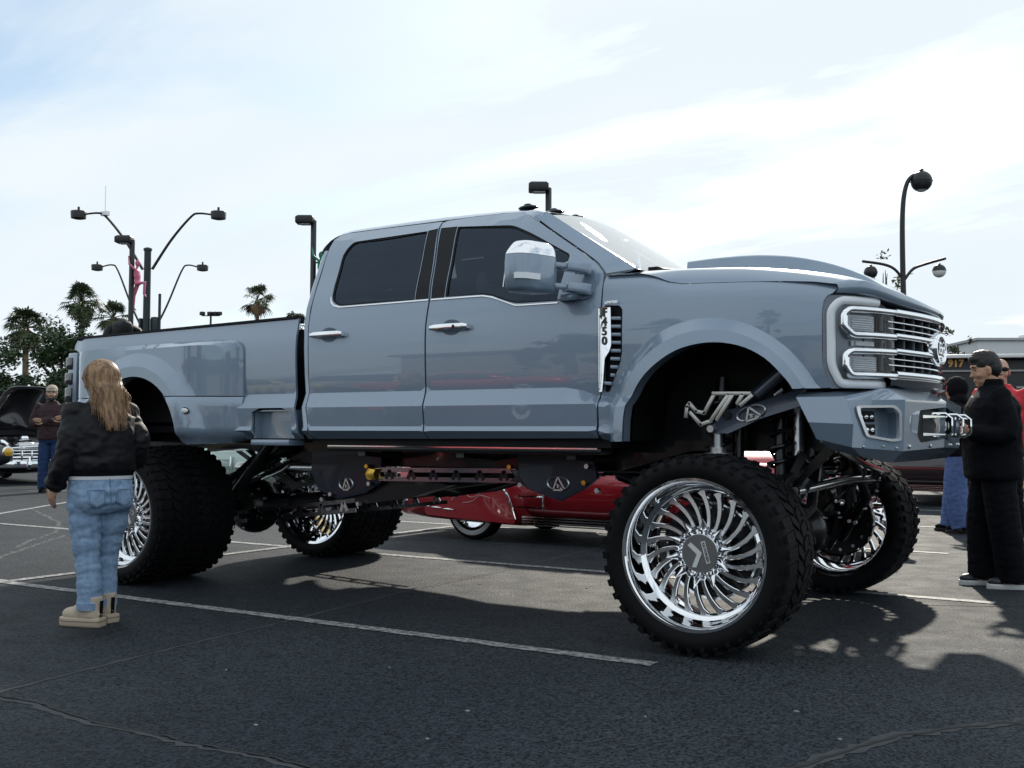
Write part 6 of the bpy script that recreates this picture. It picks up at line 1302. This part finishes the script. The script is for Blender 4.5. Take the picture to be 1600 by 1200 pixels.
tree((-52.0, 31.6, 0), 7.4, 3.0, 3.0, 'dense dark green tree behind the capped man', 12, 1, 15000, .12)
tree((-56.5, 37.5, 0), 7.0, 2.6, 2.8, 'olive green tree just left of the tail lamp', 13, 2, 10000, .12)
tree((-58.0, 30.2, 0), 5.2, 3.4, 2.9, 'mid green tree behind the palm with the brown skirt', 14, 1, 12000, .13)
tree((-14.6, 65.2, 0), 12.6, 1.7, 3.0, 'sparse tree top just above the hood', 15, 2, 900, .16, .55)
tree((-9.6, 63.0, 0), 7.2, 1.3, 2.2, 'small tree beside the grille emblem', 16, 2, 900, .16, .5)
hd = MB(); rg = random.Random(8)
for i in range(16000):
    x = rg.uniform(-110, 10); y = 62+.10*(x+40)+rg.gauss(0, 2.0); h = 3.0*(1+.35*noise.noise(Vector((x*.12, 0, 0)))); q = Vector((x-25*0, y+(-x*.15), h*rg.random()**.7)); u = Vector((rg.gauss(0, 1), rg.gauss(0, 1), rg.gauss(0, .6))).normalized(); v = u.orthogonal().normalized(); s = .35*rg.uniform(.6, 1.3)
    hd.add([q-u*s, q+v*s*.5, q+u*s, q-v*s*.5], [(0, 1, 2, 3)])
tag(hd.build('far_hedge', LEAF[0], None, sharp=None), 'far dark belt of shrubs behind the parking lot', 'hedge', kind='stuff')

# ------------------------------------------------------------------ trailer, building, sign
k = empty('vendor_trailer', (.74, 14.68, -.09)); tag(k, 'black vendor trailer numbered 917 behind the people on the right', 'trailer')
k.rotation_euler = (0, 0, radians(20))
m = MB(); m.box((0, 0, 1.40), (6.0, 2.2, 2.1)); m.build('body', mat('trailer_black', (.007, .008, .010), .5), k, bevel=.03)
m = MB(); m.box((0, -.05, 2.50), (6.1, 2.4, .06)); m.build('roof', WHITE, k, bevel=.01)
TRM = mat('grey_trim', (.30, .31, .32), .5)
m = MB(); m.box((0, -1.115, 2.26), (6.0, .03, .03)); m.build('trim_strip', TRM, k)
m = MB(); m.box((.6, -1.115, 1.98), (4.2, .03, .035)); m.build('trim_strip', TRM, k)
for x in (-2.92, -.9, 1.2, 2.9): m = MB(); m.box((x, -1.115, 1.30), (.04, .03, 1.88)); m.build('trim_post', TRM, k)
t = text('917', .17, .01, bold=.006); t.xf(frame((-2.44, -1.112, 2.385), (1, 0, 0), (0, 0, 1))); t.build('number_lettering', mat('gold_lettering', (.65, .36, .10), .5), k, sharp=None)
for x in (-.5, .5):
    o = MB().rev([(.0, .0), (.18, .0), (.2, .02), (.33, .0), (.35, .05), (.35, .2), (.0, .2)], n=28).build('wheel', RUBBER, k, sharp=35); o.location = (x, -1.12, .44)
k = empty('white_building', (-4.0, 78.0, .9)); tag(k, 'flat white building with stepped roof behind the trailer', 'building'); k.rotation_euler = (0, 0, radians(30))
WALLW = mat('white_stucco', (.62, .64, .65), .85, var=.08, vscale=.4, bump=.2, bscale=4)
m = MB(); m.box((2, 0, 2.75), (22, 10, 7.3)); m.build('wall', WALLW, k, bevel=.08)
m = MB(); m.box((4, -.5, 6.9), (14, 7, 1.1)); m.build('upper_storey', WALLW, k, bevel=.08)
m = MB(); m.box((8, -.5, 7.7), (5, 5, .9)); m.build('roof_unit', WALLW, k, bevel=.08)
m = MB(); m.box((2, 0, 6.46), (22.3, 10.3, .16)); m.build('parapet', mat('grey_coping', (.45, .46, .47), .8), k)
for i in range(6): m = MB(); m.box((-7+i*3.4, -5.03, 3.4), (1.6, .1, 1.6)); w_ = m.build('window', mat('dark_pane', (.02, .025, .03), .1, coat=1), k)
k = empty('street_sign', (-32.6, 18.95, 0)); tag(k, 'small green street sign beside the tail lamp', 'sign')
m = MB(); m.tube([(0, 0, 0), (0, 0, 3.9)], .04, 8); m.build('post', BRUSH, k); m = MB(); m.bar(tuple(RIGHT*-.35+Vector((0, 0, 3.45))), tuple(RIGHT*.35+Vector((0, 0, 3.45))), .03, .75); m.build('sign_plate', mat('sign_green', (.10, .42, .36), .4), k)

# ------------------------------------------------------------------ what the paintwork mirrors: the rest of the lot behind the photographer
k = empty('low_building', (-8, -42, 0)); tag(k, 'long low tan building across the lot, mirrored in the truck doors', 'building')
m = MB(); m.box((0, 0, 1.9), (46, 8, 3.8)); m.build('wall', mat('tan_stucco', (.22, .19, .16), .85), k)
m = MB(); m.box((0, 0, 3.95), (47, 9, .3)); m.build('roof', mat('dark_roof', (.05, .05, .055), .8), k)
for i, (x, y, s_) in enumerate(((-17, -30, 4.8), (-8.5, -33, 5.4), (1.5, -31, 4.2))):
    tree((x, y, 0), s_+1.0, 2.2, 2.2, ('round tree left of the mirrored building', 'taller round tree in front of the mirrored building', 'low round tree right of the mirrored building')[i], 30+i, 0, 1500, .3, group='trees across the lot')
for i, (x, y, H) in enumerate(((-12.5, -29, 6.6), (-6.0, -31, 7.4))): palm((x, y, 0), H, 1.9, ('shorter palm mirrored in the doors', 'taller palm mirrored in the doors')[i], 40+i, 'palms across the lot', 26, 10)
vintage_car('red parked car across the lot, mirrored in the doors', (-8.6, -11.6, 0), radians(4), REDP, trim=False, white=False, group='cars across the lot')
vintage_car('yellow parked car across the lot, mirrored in the bed side', (-14.6, -12.4, 0), radians(2), mat('yellow_car_paint', (.30, .24, .10), .3, 0, 1), trim=False, white=False, group='cars across the lot')
vintage_car('black parked car across the lot, mirrored in the doors', (-2.6, -12.2, 0), radians(-3), BLKP, trim=False, white=False, group='cars across the lot')
vintage_car('grey parked car across the lot, mirrored in the front door', (3.6, -13.4, 0), radians(3), MATS['silver_grey_paint'], trim=False, white=False, group='cars across the lot')
